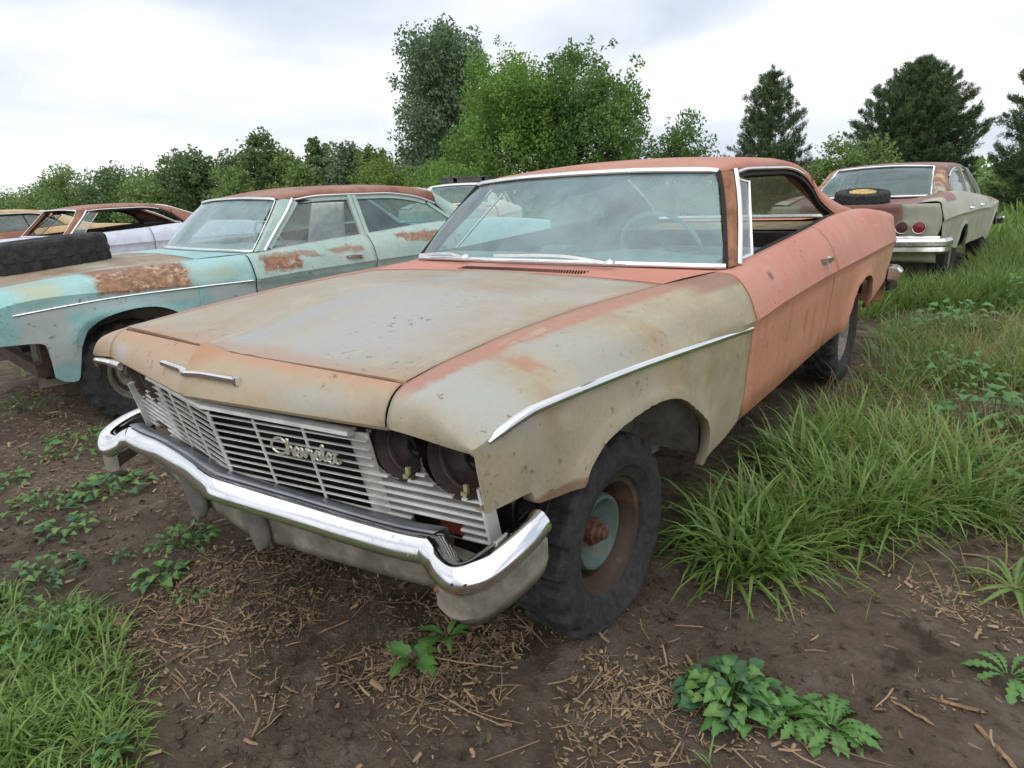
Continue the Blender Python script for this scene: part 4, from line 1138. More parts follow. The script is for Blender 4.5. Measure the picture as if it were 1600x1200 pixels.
# ------------------------------------------------------------------ the other cars
bfg = [(.15, .552), (.22, .548), (.323, .541), (.369, .526), (.388, .480), (.400, .301), (.43, .272), (.508, .262), (.530, .36), (.551, .470), (.58, .54), (.615, .588), (.722, .646), (.877, .672), (1.02, .664), (1.14, .61), (1.25, .50), (1.30, .40), (1.315, .295), (1.5, .305), (1.715, .352)]
bfg = [tuple(p) for p in cr(bfg[:6], 2)]+[tuple(p) for p in cr(bfg[6:], 3)]
M_FRAME = simple('shadow_brown_frame', (.05, .03, .022), .85, var=.5)  # dark brown shadow of the open front end, put into the colour
GREEN = car('turquoise four-door sedan with orange rust patch on its fender and a tyre on the hood', (-3.826, .289, -.019), math.radians(-5.58),
            dict(body=M_GREEN, hood=M_GREENHOOD, fender=M_GREEN, door=M_GREENDOOR, roof=M_REDROOF, pillar=M_GREENDOOR, rear_pillar=M_GREENDOOR, frame=M_GREENDOOR, dash=M_TEALDASH,
                 seat=M_PALEBLUE, rearseat=M_TANDARK), kind='sedan', bottom_f=bfg, rear=False)
for s in (1, -1):
    pth = cr([(float(side_x(np.array([y]), np.array([z]), False)[0])+.003, y, z) for y, z in ((.246, .715), (.55, .738), (.861, .752), (1.3, .752), (1.694, .748))], 6)*np.array([s, 1, 1])
    strip('side_trim', pth, .018, .010, M_CHROME, GREEN, up=(s, 0, .1))
wheel(GREEN, .80, .868, .235, 1, M_STEEL, M_TYRE, .345, .20, flat=.30, ring=True)
wheel(GREEN, -.775, .868, .235, -1, M_STEEL, M_TYRE, .345, .20, flat=.30, detail=False)
wheel(GREEN, .79, 3.92, .265, 1, M_STEEL, M_TYRE, detail=False); wheel(GREEN, -.79, 3.92, .265, -1, M_STEEL, M_TYRE, detail=False)
mb = MB(); mb.box((.45, .42, .38), (.6, .10, .22)).box((.30, .36, .34), (1.0, .08, .08)); mb.build('shadow_frame_horn', M_FRAME, GREEN, smooth=False)  # frame blocks in shadow colour, filling the open front end
cloth = np.array([[(.70-.12*f, 2.42+.30*u+.10*f*(u-.5), 1.27-.36*f-.10*abs(u-.5)*f*2) for u in np.linspace(0, 1, 9)] for f in np.linspace(0, 1, 8)])
grid_obj('hanging_lining', cloth, simple('pale_torn_lining', (.50, .54, .52), .9), GREEN, solid=.004)

RED = car('red-roofed hardtop with pale blue white body beyond the turquoise sedan', (-10.40, 1.26, -.02), .006,
          dict(body=M_PALEBLUE, roof=M_REDROOF, pillar=M_TANDARK, rear_pillar=M_REDROOF, hood=M_PALEBLUE), windshield=False, open_glass=('front', 'rear', 'front_r', 'rear_r', 'back'), rear=False, detail=False)
TAN = car('tan-roofed car with rust brown pillars, farthest left of the row', (-14.6, .95, -.02), .05,
          dict(body=M_TANDARK, roof=M_TAN, pillar=M_TANDARK, rear_pillar=M_TAN, hood=M_TAN, quarter=M_TAN), rear=False, detail=False)
WHITE = car('cream white car with a grey box panel on its roof behind the turquoise sedan', (-9.50, 12.75, .09), math.radians(212),
            dict(body=M_CREAM, roof=M_CREAM, rear_pillar=M_CREAM, trunk=M_CREAMDECK), kind='sedan', detail=False)
SAGE = car('sage green sedan with maroon trunk and red tail lamp, seen from behind at right', (.308, 13.045, 0), 3.091,
           dict(body=M_SAGE, roof=M_MAROON, rear_pillar=M_MAROONPILLAR, trunk=M_MAROON, tail=M_MAROON, hood=M_MAROON, frame=M_SAGE, seat=M_INTDARK), kind='sedan')
strip('tail_trim', np.array([(u*.93, 5.205-.03*abs(u)**3, .585) for u in np.linspace(-1, 1, 21)]), .05, .012, M_CHROME_OLD, SAGE, up=(0, 1, .1))
V, F = sweep(cr([(0, -.02, .47), (-.6, .04, .47), (-.93, .12, .48), (-1.04, .26, .50), (-1.02, .42, .51)], 6), [(.05, .05), (-.02, .055), (-.035, 0), (-.02, -.055), (.04, -.05)]); obj('front_bumper', V, F, M_CHROME, SAGE)
lo = np.array([(-.6, .05, .86), (0, .05, .84), (.5, .05, .86)])
for c_, gz in ((RED, -.05), (TAN, -.05), (WHITE, -.16), (SAGE, -.07)):
    for s in (1, -1):
        for y in (.868, 3.92): wheel(c_, s*.79, y, .345+gz, s, M_STEEL, M_TYRE, detail=False)

# ------------------------------------------------------------------ loose things on the cars
def loose_tyre(name, label, loc, rot, R, W, rim_r, rim_mat=None, k=140):
    V, F = tyre_mesh(R, W, rim_r, k, True)
    M3 = np.array(Matrix.Rotation(PI/2, 3, 'Y')); V = V @ M3.T
    if rim_mat is None:
        o = obj(name, V, F, M_TYRE, angle=28)
    else:
        o = empty(name, loc); obj('rubber_tyre', V, F, M_TYRE, o, angle=28)
        prof = [(-.06, rim_r+.004), (-.05, rim_r-.02), (.02, rim_r-.024), (.03, rim_r-.05), (.0, rim_r-.09), (-.005, .06), (.02, .05), (.02, .03), (0, .02)]
        V, F = lathe([(a+.055, r) for a, r in prof], 36, 'z'); obj('rim', V, F, rim_mat, o)
    o.location = loc; o.rotation_euler = rot
    return tag(o, label, 'tyre')
gm = Matrix.Rotation(math.radians(-5.58), 3, 'Z') @ Vector((-.02, .70, 1.005))
loose_tyre('loose_tyre', 'thick worn tractor-tread tyre lying on the brown hood of the turquoise sedan', (-3.826+gm[0], .289+gm[1], gm[2]-.019), (math.radians(3.0), math.radians(-2.5), .3), .385, .215, .20)
sm_ = Matrix.Rotation(3.091, 3, 'Z') @ Vector((-.02, 4.78, 1.03))
loose_tyre('spare_wheel', 'black tyre with yellow rim lying on the maroon trunk lid', (.308+sm_[0], 13.045+sm_[1], 1.018), (0.13, 0.03, .1), .30, .155, .170, M_YELLOWRIM)
bx = MB(); bx.box((0, 0, .012), (.98, .62, .02)).box((0, 0, .125), (1.02, .66, .025)).box((-.35, -.29, .07), (.26, .03, .10)).box((.12, -.30, .07), (.52, .02, .09)).box((.46, 0, .07), (.03, .6, .10)).box((-.46, 0, .07), (.03, .6, .10)).box((0, .29, .07), (.96, .03, .10))
pb = bx.build('roof_panel_box', simple('charcoal_sheet_metal', (.06, .06, .065), .5, var=.4), smooth=False); pb.location = (-7.98, 10.32, 1.505); pb.rotation_euler = (.02, 0, .56)
tag(pb, 'charcoal box-like hatch panel lying on the cream white roof', 'hatch panel')
# ------------------------------------------------------------------ ground: one sheet out to the horizon
def relief(x, y):
    x = np.asarray(x, float); y = np.asarray(y, float)
    d = np.hypot(x-.5, y-.5)
    n = rnoise(x, y, 1.1, 1)*.020+rnoise(x, y, 3.1, 2)*.013+rnoise(x, y, 8.3, 3)*.011+rnoise(x, y, 19, 4)*.0065+rnoise(x, y, 41, 5)*.004
    near = sst(40, 8, d)
    # shallow wheel rut in front of the grille, slight rise behind the cars
    n = n-.022*np.exp(-((y+.30+.35*x)/.22)**2)*sst(2.2, .2, np.abs(x))
    far = .05*rnoise(x, y, .12, 8)*sst(6, 20, d)
    return GZ+n*(.35+.65*near)+far
def ax(lim, near, step, c):
    a = [0.0]; s = step
    while a[-1] < lim:
        a.append(a[-1]+s)
        if a[-1] > near: s *= 1.09
    a = np.array(a); return np.r_[-a[:0:-1], a]+c
gx, gy_ = ax(700, 2.1, .021, .6), ax(900, 2.1, .021, .6)
GX, GY = np.meshgrid(gx, gy_, indexing='ij')
GZ_ = relief(GX, GY)
soil_o = obj('ground', np.stack([GX, GY, GZ_], -1).reshape(-1, 3), gridf(len(gx), len(gy_), True), M_SOIL, angle=0)
tag(soil_o, 'damp brown soil with trampled straw', kind='structure')

def in_poly(x, y, poly):
    poly = np.asarray(poly, float); r = np.zeros(len(x), bool); j = len(poly)-1
    for i in range(len(poly)):
        xi, yi = poly[i]; xj, yj = poly[j]
        c = ((yi > y) != (yj > y)) & (x < (xj-xi)*(y-yi)/(yj-yi+1e-12)+xi); r ^= c; j = i
    return r

CARS = [(HERO, 0), (GREEN, 0), (RED, 0), (TAN, 0), (WHITE, 0), (SAGE, 0)]
def under_car(x, y, pad=0.0):
    r = np.zeros(len(x), bool)
    for o, _ in CARS:
        a = o.rotation_euler[2]; dx, dy = x-o.location[0], y-o.location[1]
        u = dx*math.cos(a)+dy*math.sin(a); v = -dx*math.sin(a)+dy*math.cos(a)
        r |= (np.abs(u) < .90+pad) & (v > .1-pad) & (v < 5.15+pad)
    return r

def blades(name, x, y, L, W, az, lean, tone, mat, curl=1.0, segs=3, kind='stuff', label=None, parent=None, z0=None):
    """grass blades: flat tapering strips that arch over towards az"""
    n = len(x); z = relief(x, y)-.006 if z0 is None else z0
    t = np.linspace(0, 1, segs+1)
    th0 = lean[:, None]; th = th0+(curl*lean[:, None]+.35*curl)*t[None]**1.5*1.6      # angle from vertical
    ds = L[:, None]/segs
    hx = np.zeros((n, segs+1)); hz = np.zeros((n, segs+1))
    for k in range(1, segs+1):
        hx[:, k] = hx[:, k-1]+np.sin(np.minimum(th[:, k], 2.6))*ds[:, 0]; hz[:, k] = hz[:, k-1]+np.cos(np.minimum(th[:, k], 2.6))*ds[:, 0]
    ca, sa = np.cos(az), np.sin(az)
    w = W[:, None]*np.array([.65, 1.0, .72, .5][:segs]+[0])[None] if segs <= 4 else None
    tw = rng.uniform(-.9, .9, n); pxv = -np.sin(az+tw); pyv = np.cos(az+tw)
    cxy = np.stack([x[:, None]+ca[:, None]*hx, y[:, None]+sa[:, None]*hx, z[:, None]+np.maximum(hz, -.0+.004*t[None])], -1)
    off = np.stack([pxv[:, None]*w/2, pyv[:, None]*w/2, np.zeros_like(w)], -1)
    Lf, Rt = cxy-off, cxy+off
    m = 2*segs+1
    V = np.empty((n, m, 3), np.float32)
    V[:, 0:2*segs:2] = Lf[:, :segs]; V[:, 1:2*segs:2] = Rt[:, :segs]; V[:, -1] = cxy[:, -1]
    tri = []
    for k in range(segs-1): a = 2*k; tri += [(a, a+1, a+3), (a, a+3, a+2)]
    tri.append((2*segs-2, 2*segs-1, 2*segs))
    F = (np.array(tri)[None]+(np.arange(n)*m)[:, None, None]).reshape(-1, 3)
    o = obj(name, V.reshape(-1, 3), F, mat, parent, smooth=True, angle=0, attrs={'tone': np.repeat(tone, m)})
    return tag(o, label, kind=kind)

def tufts(tx, ty, per, spread, Lr, Wr, lean=(.05, .75), tone=(.2, .8), hl=None):
    """blade parameters for clumps rooted at tx, ty"""
    n = len(tx); k = np.repeat(np.arange(n), per)
    N = len(k); r = spread*np.sqrt(rng.random(N)); a = rng.uniform(0, 2*PI, N)
    x = tx[k]+r*np.cos(a); y = ty[k]+r*np.sin(a)
    L = rng.uniform(*Lr, N)*(1 if hl is None else hl[k]); W = rng.uniform(*Wr, N)
    le = rng.uniform(*lean, N)*(.4+.6*r/spread)
    az = a+rng.normal(0, .7, N)
    tn = np.clip(rng.uniform(*tone, N)*.6+.4*rng.random(n)[k], 0, 1)
    ok = ~under_car(x, y)
    return x[ok], y[ok], L[ok], W[ok], az[ok], le[ok], tn[ok]

def scatter(n, x0, x1, y0, y1, dens):
    x = rng.uniform(x0, x1, n); y = rng.uniform(y0, y1, n); p = dens(x, y); k = rng.random(n) < p
    return x[k], y[k]

def cam_d(x, y): return np.hypot(x-CAM[0], y-CAM[1])
# --- where grass grows on the driver's side
EDGE = [(.90, 1.52), (.98, 1.34), (1.04, 1.25), (1.25, 1.27), (1.33, 1.58), (1.48, 1.86), (1.62, 2.16), (1.92, 2.06), (2.6, 2.0), (6, 1.9), (6, 40), (-20, 40), (-20, 8.5), (-.4, 8.2), (.2, 6.6), (.93, 5.2)]
def d_right(x, y):
    p = in_poly(x, y, EDGE).astype(float)
    bare = np.exp(-(((x-1.05-.02*(y-6))/.30)**2+((y-6.0)/1.6)**2))*.75       # trodden strip beyond the rear wheel
    bare2 = np.exp(-(((x-.98)/.20)**2+((y-4.3)/.7)**2))*.6
    n = .50+.95*rnoise(x, y, 1.5, 21)+.5*rnoise(x, y, 4.3, 22)
    return np.clip(p*np.clip(n, .10, 1)*(1-bare)*(1-bare2), 0, 1)

# tall arching clumps beside the front wheel
tx, ty = scatter(150, .95, 1.75, 1.28, 3.0, lambda x, y: d_right(x, y)*np.clip(1.5-np.hypot(x-1.2, y-2.0)/1.3, 0, 1))
blades('tall_grass', *tufts(tx, ty, 28, .065, (.18, .40), (.008, .019), (.10, .95), (.05, 1.0)), M_GRASS, curl=.95, segs=4, label='tall arching grass beside the deflated front wheel')
hx = np.array([.93, 1.00, 1.06, 1.14, 1.22, 1.24, 1.27, 1.34, 1.42, 1.50, 1.58, 1.08, 1.18, .97, 1.30, 1.40]); hy_ = np.array([1.50, 1.36, 1.30, 1.30, 1.32, 1.45, 1.60, 1.70, 1.84, 1.98, 2.12, 1.48, 1.62, 1.62, 1.86, 2.05])
blades('fringe_grass', *tufts(hx, hy_, 28, .07, (.16, .40), (.010, .021), (.25, 1.1), (.25, 1.0)), M_GRASS, curl=1.05, segs=4, label='drooping grass along the edge of the bare soil')
# general sward, thinner with distance
tx, ty = scatter(5200, .85, 4.5, 1.3, 7.0, lambda x, y: d_right(x, y)*np.clip(1.25-cam_d(x, y)/9, .15, 1))
blades('meadow_grass', *tufts(tx, ty, 18, .07, (.08, .27), (.0045, .0100), (.1, 1.0), (.05, 1.0)), M_GRASS, curl=.9, segs=3, label='mixed grass between the cars')
tx, ty = scatter(5200, -1.2, 9, 6.2, 22, lambda x, y: d_right(x, y))
blades('field_grass', *tufts(tx, ty, 17, .16, (.15, .40), (.010, .020), (.1, .8), (.2, 1.0)), M_MEADOW, curl=.6, segs=2, label='rough meadow grass round the sage green sedan')
tx, ty = scatter(9000, -75, 40, 14, 75, lambda x, y: np.clip(.25+.75*(x > -6), 0, 1)*(cam_d(x, y) < 75))
blades('far_grass', *tufts(tx, ty, 9, .6, (.25, .55), (.05, .09), (.1, .6), (.4, 1.0)), M_MEADOW, curl=.5, segs=2, label='distant meadow grass below the trees')
# yellowing seed heads
tx, ty = scatter(1500, .9, 2.6, 1.3, 6, d_right)
blades('seed_grass', *tufts(tx, ty, 3, .06, (.22, .40), (.003, .0065), (.1, .6), (.2, 1)), M_GRASSDRY, curl=1.1, segs=4, label='yellowing grass stems among the green')

# grass standing against the sage green sedan and along the salmon hardtop
tx = np.r_[rng.uniform(-.9, 1.6, 150), rng.uniform(1.25, 1.75, 170)]; ty = np.r_[rng.uniform(6.95, 7.75, 150), rng.uniform(7.4, 13.0, 170)]
blades('skirt_grass', *tufts(tx, ty, 22, .13, (.22, .46), (.007, .015), (.1, .7), (.2, 1.0)), M_MEADOW, curl=.6, segs=3, label='taller grass standing against the parked cars')
tx = rng.normal(0, 1, 260)*.25+rng.choice([1.2, 1.5, 1.7, 2.1], 260); ty = rng.uniform(1.4, 6, 260)
blades('dead_grass', *tufts(tx, ty, 7, .08, (.08, .22), (.003, .007), (.6, 1.5), (.2, 1.0)), M_GRASSDRY, curl=.5, segs=3, label='matted dead stems low in the grass')

# bottom left sward
LEFT = [(-1.15, -.36), (-.95, -.25), (-.66, -.13), (-.45, -.16), (-.22, -.18), (-.06, -.245), (.10, -.32), (.24, -.40), (.3, -.75), (-.6, -1.0), (-1.6, -.8)]
def d_left(x, y): return in_poly(x, y, LEFT)*np.clip(.72+.6*rnoise(x, y, 4, 31), .1, 1)
tx, ty = scatter(1500, -1.6, .35, -1.0, -.1, d_left)
blades('low_grass', *tufts(tx, ty, 14, .045, (.04, .14), (.0035, .0095), (.25, 1.2), (.05, 1.0)), M_GRASS, curl=.9, segs=3, label='dense low grass in the near left corner')
# thin sprouts in the soil
def d_sp(x, y): return np.clip(rnoise(x, y, 1.3, 41)*1.2-.25, 0, 1)*(~in_poly(x, y, EDGE))
tx, ty = scatter(500, -6, 3, -.3, 3.5, d_sp)
blades('sprouting_grass', *tufts(tx, ty, 6, .03, (.03, .09), (.003, .006), (.2, 1.0), (.2, .9)), M_GRASS, segs=3, label='scattered grass sprouts in the soil')
tx, ty = scatter(2500, -9, -.95, .3, 7.5, lambda x, y: np.clip(.18+.5*rnoise(x, y, .9, 42), 0, 1)*sst(.2, 2.5, y))
blades('shaded_grass', *tufts(tx, ty, 9, .06, (.06, .2), (.005, .009), (.2, .9), (.2, .9)), M_GRASS, segs=3, label='sparse grass between the parked cars')

# ------------------------------------------------------------------ straw, chips and stalks on the soil
def litter(name, label, x, y, L, W, tone, tilt=.25, mat=None):
    n = len(x); az = rng.uniform(0, 2*PI, n); z = relief(x, y)+.002+rng.random(n)*.008; tl = rng.normal(0, tilt, n)
    d = np.stack([np.cos(az)*np.cos(tl), np.sin(az)*np.cos(tl), np.sin(tl)], 1); s = np.stack([-np.sin(az), np.cos(az), np.zeros(n)], 1)
    c = np.stack([x, y, z+np.abs(np.sin(tl))*L*.45], 1); up = np.array([0, 0, 1.0])
    h = W*.45
    a = c-d*L[:, None]/2; b = c+d*L[:, None]/2; bend = (rng.random(n)-.5)[:, None]*s*L[:, None]*.15
    a = a+bend; b = b+bend
    V = np.stack([a-s*W[:, None]/2, a+up*h[:, None], a+s*W[:, None]/2, c-s*W[:, None]/2, c+up*h[:, None], c+s*W[:, None]/2, b-s*W[:, None]*.3, b+up*h[:, None]*.5, b+s*W[:, None]*.3], 1)
    q = np.array([(0, 1, 4, 3), (1, 2, 5, 4), (3, 4, 7, 6), (4, 5, 8, 7)])
    F = (q[None]+(np.arange(n)*9)[:, None, None]).reshape(-1, 4)
    o = obj(name, V.reshape(-1, 3), F, mat or M_STRAW, smooth=False, attrs={'tone': np.repeat(tone, 9)})
    return tag(o, label, kind='stuff')
def d_straw(x, y):
    a = np.exp(-(((x-.15)/.75)**2+((y-.22-.15*x)/.30)**2))            # drift below the bumper
    b = np.exp(-(((x-.85)/.42)**2+((y-.60)/.20)**2))*1.2              # round the front tyre
    c = np.exp(-(((x-1.55)/.5)**2+((y-1.35)/.30)**2))*.5
    e = np.exp(-(((x+3.2)/1.6)**2+((y-.6)/.7)**2))*.8
    r = np.exp(-(((x-1.0)/.35)**2+((y-5.6)/2.2)**2))*.7
    n = np.clip(.55+.9*rnoise(x, y, 3.2, 51)+.5*rnoise(x, y, 9, 52), 0, 1.3)
    return np.clip((a+b+c+e+r)*n+.022, 0, 1)
x, y = scatter(75000, -4.5, 2.6, -.5, 4.5, d_straw)
n = len(x)
litter('straw', 'chopped straw and bark litter trodden into the soil', x, y, rng.gamma(1.5, .0125, n)+.005, rng.gamma(1.6, .0028, n)+.0012, np.clip(rng.beta(1.6, 1.8, n), 0, 1))
x, y = scatter(42000, -.7, 2.0, -.25, 1.6, lambda x, y: np.clip(d_straw(x, y)*1.2-.08, 0, 1))
n = len(x)
litter('straw_chaff', 'fine chaff under the bumper and round the front tyre', x, y, rng.gamma(2.0, .0065, n)+.004, rng.gamma(2.0, .0013, n)+.001, np.clip(rng.beta(1.8, 1.6, n), 0, 1), tilt=.35)
x, y = scatter(2600, -.6, 1.7, -.2, 1.2, lambda x, y: d_straw(x, y)*.5)
n = len(x)
litter('straw_stalks', 'longer broken stalks lying on the litter', x, y, rng.gamma(3, .022, n)+.03, rng.uniform(.002, .0055, n), np.clip(rng.beta(2.5, 1.5, n), 0, 1), tilt=.10)
x, y = scatter(9000, -3, 2.6, -.5, 3, lambda x, y: np.full(len(x), .5))
n = len(x)
litter('soil_crumbs', 'small clods and crumbs of soil', x, y, rng.gamma(2, .006, n)+.003, rng.gamma(2, .0045, n)+.003, np.zeros(n), tilt=.5, mat=M_SOIL)

# lumps of soil
def lumps(n, x, y, r, name, label, mat):
    t = (1+5**.5)/2
    I = np.array([(-1, t, 0), (1, t, 0), (-1, -t, 0), (1, -t, 0), (0, -1, t), (0, 1, t), (0, -1, -t), (0, 1, -t), (t, 0, -1), (t, 0, 1), (-t, 0, -1), (-t, 0, 1)])/1.9
    T = np.array([(0, 11, 5), (0, 5, 1), (0, 1, 7), (0, 7, 10), (0, 10, 11), (1, 5, 9), (5, 11, 4), (11, 10, 2), (10, 7, 6), (7, 1, 8), (3, 9, 4), (3, 4, 2), (3, 2, 6), (3, 6, 8), (3, 8, 9), (4, 9, 5), (2, 4, 11), (6, 2, 10), (8, 6, 7), (9, 8, 1)])
    V = I[None]*r[:, None, None]*rng.uniform(.6, 1.35, (n, 12, 3))*np.array([1, 1, .62])
    V = V+np.stack([x, y, relief(x, y)+r*.15], 1)[:, None]
    return tag(obj(name, V.reshape(-1, 3), (T[None]+(np.arange(n)*12)[:, None, None]).reshape(-1, 3), mat, angle=60), label, kind='stuff')
x, y = scatter(9000, -2.6, 2.5, -.4, 2.6, lambda x, y: np.clip(.30+.8*rnoise(x, y, 2.3, 61), 0, 1)*(cam_d(x, y) < 4))
lumps(len(x), x, y, np.minimum(.026, .003+rng.gamma(1.3, .0034, len(x))), 'soil_clods', 'clods and crumbs of dried soil', M_SOIL)

def stick(label, p0, p1, r, seed, cat='stick'):
    a, b = np.array([*p0, float(relief(*p0))+r*.7]), np.array([*p1, float(relief(*p1))+r*.9])
    rs = np.random.default_rng(seed); k = 9
    P = np.array([a*(1-t)+b*t for t in np.linspace(0, 1, k)]); P[1:-1] += rs.normal(0, r*.22, (k-2, 3))
    mb = MB(); prof = [(math.cos(q)*r*rs.uniform(.75, 1.1), math.sin(q)*r*.6*rs.uniform(.8, 1.1)) for q in np.linspace(0, 2*PI, 8, endpoint=False)]
    V, F = sweep(P, prof, scale=np.r_[.5, rs.uniform(.85, 1.1, k-2), .35]); mb.add(V, F)
    o = mb.build('broken_stick', M_WOODBIT, angle=40); return tag(o, label, cat)
stick('flat splintered wood stick lying beside the low left grass', (-.60, -.115), (-.41, -.105), .013, 1)
stick('thin straw-coloured stalk crossing the bare soil below the bumper', (.145, .235), (.185, .335), .0035, 2, 'stalk')
stick('short pale stick near the right edge of the bare soil', (1.74, .96), (1.86, .98), .006, 3)
stick('long grey twig at the bottom right corner', (1.84, .93), (1.93, .83), .006, 4, 'twig')
stick('light broken stick below the dandelion plant', (.70, .30), (.79, .335), .006, 5)
stick('dark twig on the soil below the toothed weed', (1.66, .90), (1.76, .86), .005, 6, 'twig')

# ------------------------------------------------------------------ weeds
def leaf_mesh(name, kind, mat):
    """one leaf, base at the origin, pointing along +x, length 1"""
    if kind == 'ovate': w = [.02, .20, .36, .42, .36, .33, .20, .16, .0]
    elif kind == 'blade': w = [.03, .035, .04, .04, .035, .02, .0]
    elif kind == 'lance': w = [.03, .09, .13, .14, .12, .07, .0]
    elif kind == 'dandelion': w = [.02, .025, .03, .075, .04, .11, .055, .15, .07, .16, .08, .13, .05, .0]
    else: w = [.02, .16, .24, .17, .27, .16, .20, .08, .0]
    n = len(w); V, F = [], []
    for i, q in enumerate(w):
        t = i/(n-1); z = .20*math.sin(PI*t*.85)-.26*t*t
        for c_ in (-1, -.5, 0, .5, 1):
            V.append((t-.06*abs(c_)*(q/.3 if q else 0), c_*q, z+.16*q*abs(c_)**1.5+.03*math.sin(i*2.1+c_*3)*q))
    for i in range(n-1):
        for k_ in range(4): a = i*5+k_; F.append((a, a+1, a+6, a+5))
    me = bpy.data.meshes.new(name); me.from_pydata(V, [], F); me.polygons.foreach_set('use_smooth', [True]*len(F))
    at = me.attributes.new('tone', 'FLOAT', 'POINT'); at.data.foreach_set('value', [.25+.45*(i % 5 == 2)+.15*((i//5) % 2) for i in range(len(V))])
    me.materials.append(mat); return me
LM = {k: leaf_mesh(k+'_leaf', k, m) for k, m in (('ovate', M_WEED2), ('lance', M_WEED), ('dandelion', M_WEED), ('toothed', M_WEED), ('blade', M_GRASS))}
LM2 = [leaf_mesh('ovate_leaf', 'ovate', leafmat('bright_weed_leaf_%d' % i, a, b, .3)) for i, (a, b) in enumerate((((.07, .19, .05), (.15, .30, .09)), ((.045, .12, .05), (.10, .21, .10))))]

def plant(label, x, y, kind, n, R, size, h, cat='weed', group=None, seed=0, flat=.5, joined=False, name='leafy_weed', rosette=False):
    """a weed: short stems and separate leaves"""
    rs = np.random.default_rng(seed); z = float(relief(x, y))
    root = empty(name, (x, y, z), 0, label, cat, group)
    st = MB(); JV, JF = [], []
    for i in range(n):
        a = i*2.39996+rs.normal(0, .25); q = math.sqrt((i+.6)/n)
        if rosette: bx_, by_, bz = .012*math.cos(a), .012*math.sin(a), .012
        else:
            bx_, by_ = R*q*math.cos(a)*rs.uniform(.8, 1.1), R*q*math.sin(a)*rs.uniform(.8, 1.1); bz = h*(1-.65*q*q)*rs.uniform(.55, 1.1)
            if i % 2 == 0: tube(st, cr([(bx_*.25, by_*.25, -.01), (bx_*.6, by_*.6, bz*.5), (bx_, by_, bz)], 2), .0022, 4)
        s = size*rs.uniform(.65, 1.2)
        me = LM[kind] if kind != 'ovate' else (LM['ovate'], LM2[0], LM2[1])[rs.integers(0, 3)]
        R3 = Matrix.Translation((bx_, by_, bz)) @ Matrix.Rotation(a+rs.normal(0, .5 if not rosette else .1), 4, 'Z') @ Matrix.Rotation(rs.uniform(-.45, .35)*flat-(.18 if rosette else 0), 4, 'Y') @ Matrix.Rotation(rs.normal(0, .25), 4, 'X') @ Matrix.Diagonal((s, s*rs.uniform(.8, 1.1), s, 1))
        if joined:
            b = len(JV); JV += [tuple(R3 @ v.co) for v in me.vertices]; JF += [tuple(k+b for k in p.vertices) for p in me.polygons]
        else:
            o = bpy.data.objects.new('leaf', me); COL.objects.link(o); o.parent = root; o.matrix_local = R3
    if joined: obj('foliage', JV, JF, LM[kind].materials[0] if kind != 'ovate' else LM2[0].materials[0], root, angle=0, attrs={'tone': rs.random(len(JV))})
    if st.V: st.build('stem', M_WEED, root)
    return root
plant('big rounded-leaf weed clump at the bottom right of the soil', 1.325, .665, 'ovate', 110, .120, .046, .085, seed=1, cat='weed')
plant('dandelion rosette with long leaves alone below the bumper', .485, .335, 'toothed', 7, .02, .10, .02, seed=2, cat='dandelion', rosette=True, name='dandelion')
plant('small thin-leaved sprout behind the dandelion', .50, .46, 'lance', 7, .02, .10, .05, seed=3, cat='sprout', rosette=True, name='grass_sprout')
plant('bright dandelion cluster with toothed leaves right of the big weed clump', 1.475, .70, 'dandelion', 34, .02, .085, .02, seed=4, cat='dandelion', rosette=True, name='dandelion')
plant('toothed bright weed at the bottom edge right of the big clump', 1.56, .715, 'dandelion', 34, .02, .09, .02, seed=5, cat='dandelion', rosette=True, name='dandelion')
plant('dandelion leaves pressed flat at the right edge of the bare soil', 1.90, 1.19, 'dandelion', 14, .02, .10, .02, seed=6, cat='dandelion', rosette=True, name='dandelion')
plant('drooping broad-bladed tuft at the right edge of the bare soil', 1.90, 1.68, 'blade', 22, .03, .17, .12, seed=7, cat='grass tuft', rosette=True, name='broad_grass_tuft')
for (lb, x, y, n, R, s, h, sd) in (
    ('weed clump nearest the left bumper end', -1.70, .36, 34, .17, .062, .07, 11), ('low weed patch left of the big left clump', -1.72, .09, 34, .20, .05, .055, 12),
    ('weed patch at the left edge in front of the turquoise sedan', -2.25, .08, 16, .12, .055, .05, 13), ('weed strip between the turquoise sedan and the bumper', -2.55, .53, 36, .30, .06, .06, 14),
    ('leafy weed in the shade below the left bumper vee', -.80, .29, 34, .13, .05, .06, 15), ('leafy sprout in front of the shaded weed', -.635, .10, 20, .085, .055, .05, 16),
    ('tiny weed alone between the left clumps', -.93, .09, 7, .035, .035, .03, 17), ('small creeping weed below the left bumper bracket', -.39, .095, 9, .055, .042, .02, 18),
    ('lone round-leaved weed at the bottom left in the grass', .09, -.365, 11, .04, .04, .05, 19), ('weed clump beyond the low left grass', -1.02, -.17, 30, .16, .05, .06, 20),
    ('weed patch beside the turquoise sedan wheel', -3.75, .62, 28, .26, .06, .07, 21), ('broad-leaf weed among the low left grass', -.62, -.30, 24, .16, .045, .08, 22),
    ('weed seedlings near the front edge of the left clumps', -1.38, .05, 20, .13, .05, .05, 23)):
    plant(lb, x, y, 'ovate' if sd % 3 else 'toothed', int(n*1.4), R, s*.88, h, seed=sd, joined=(sd in (13, 14, 21)))
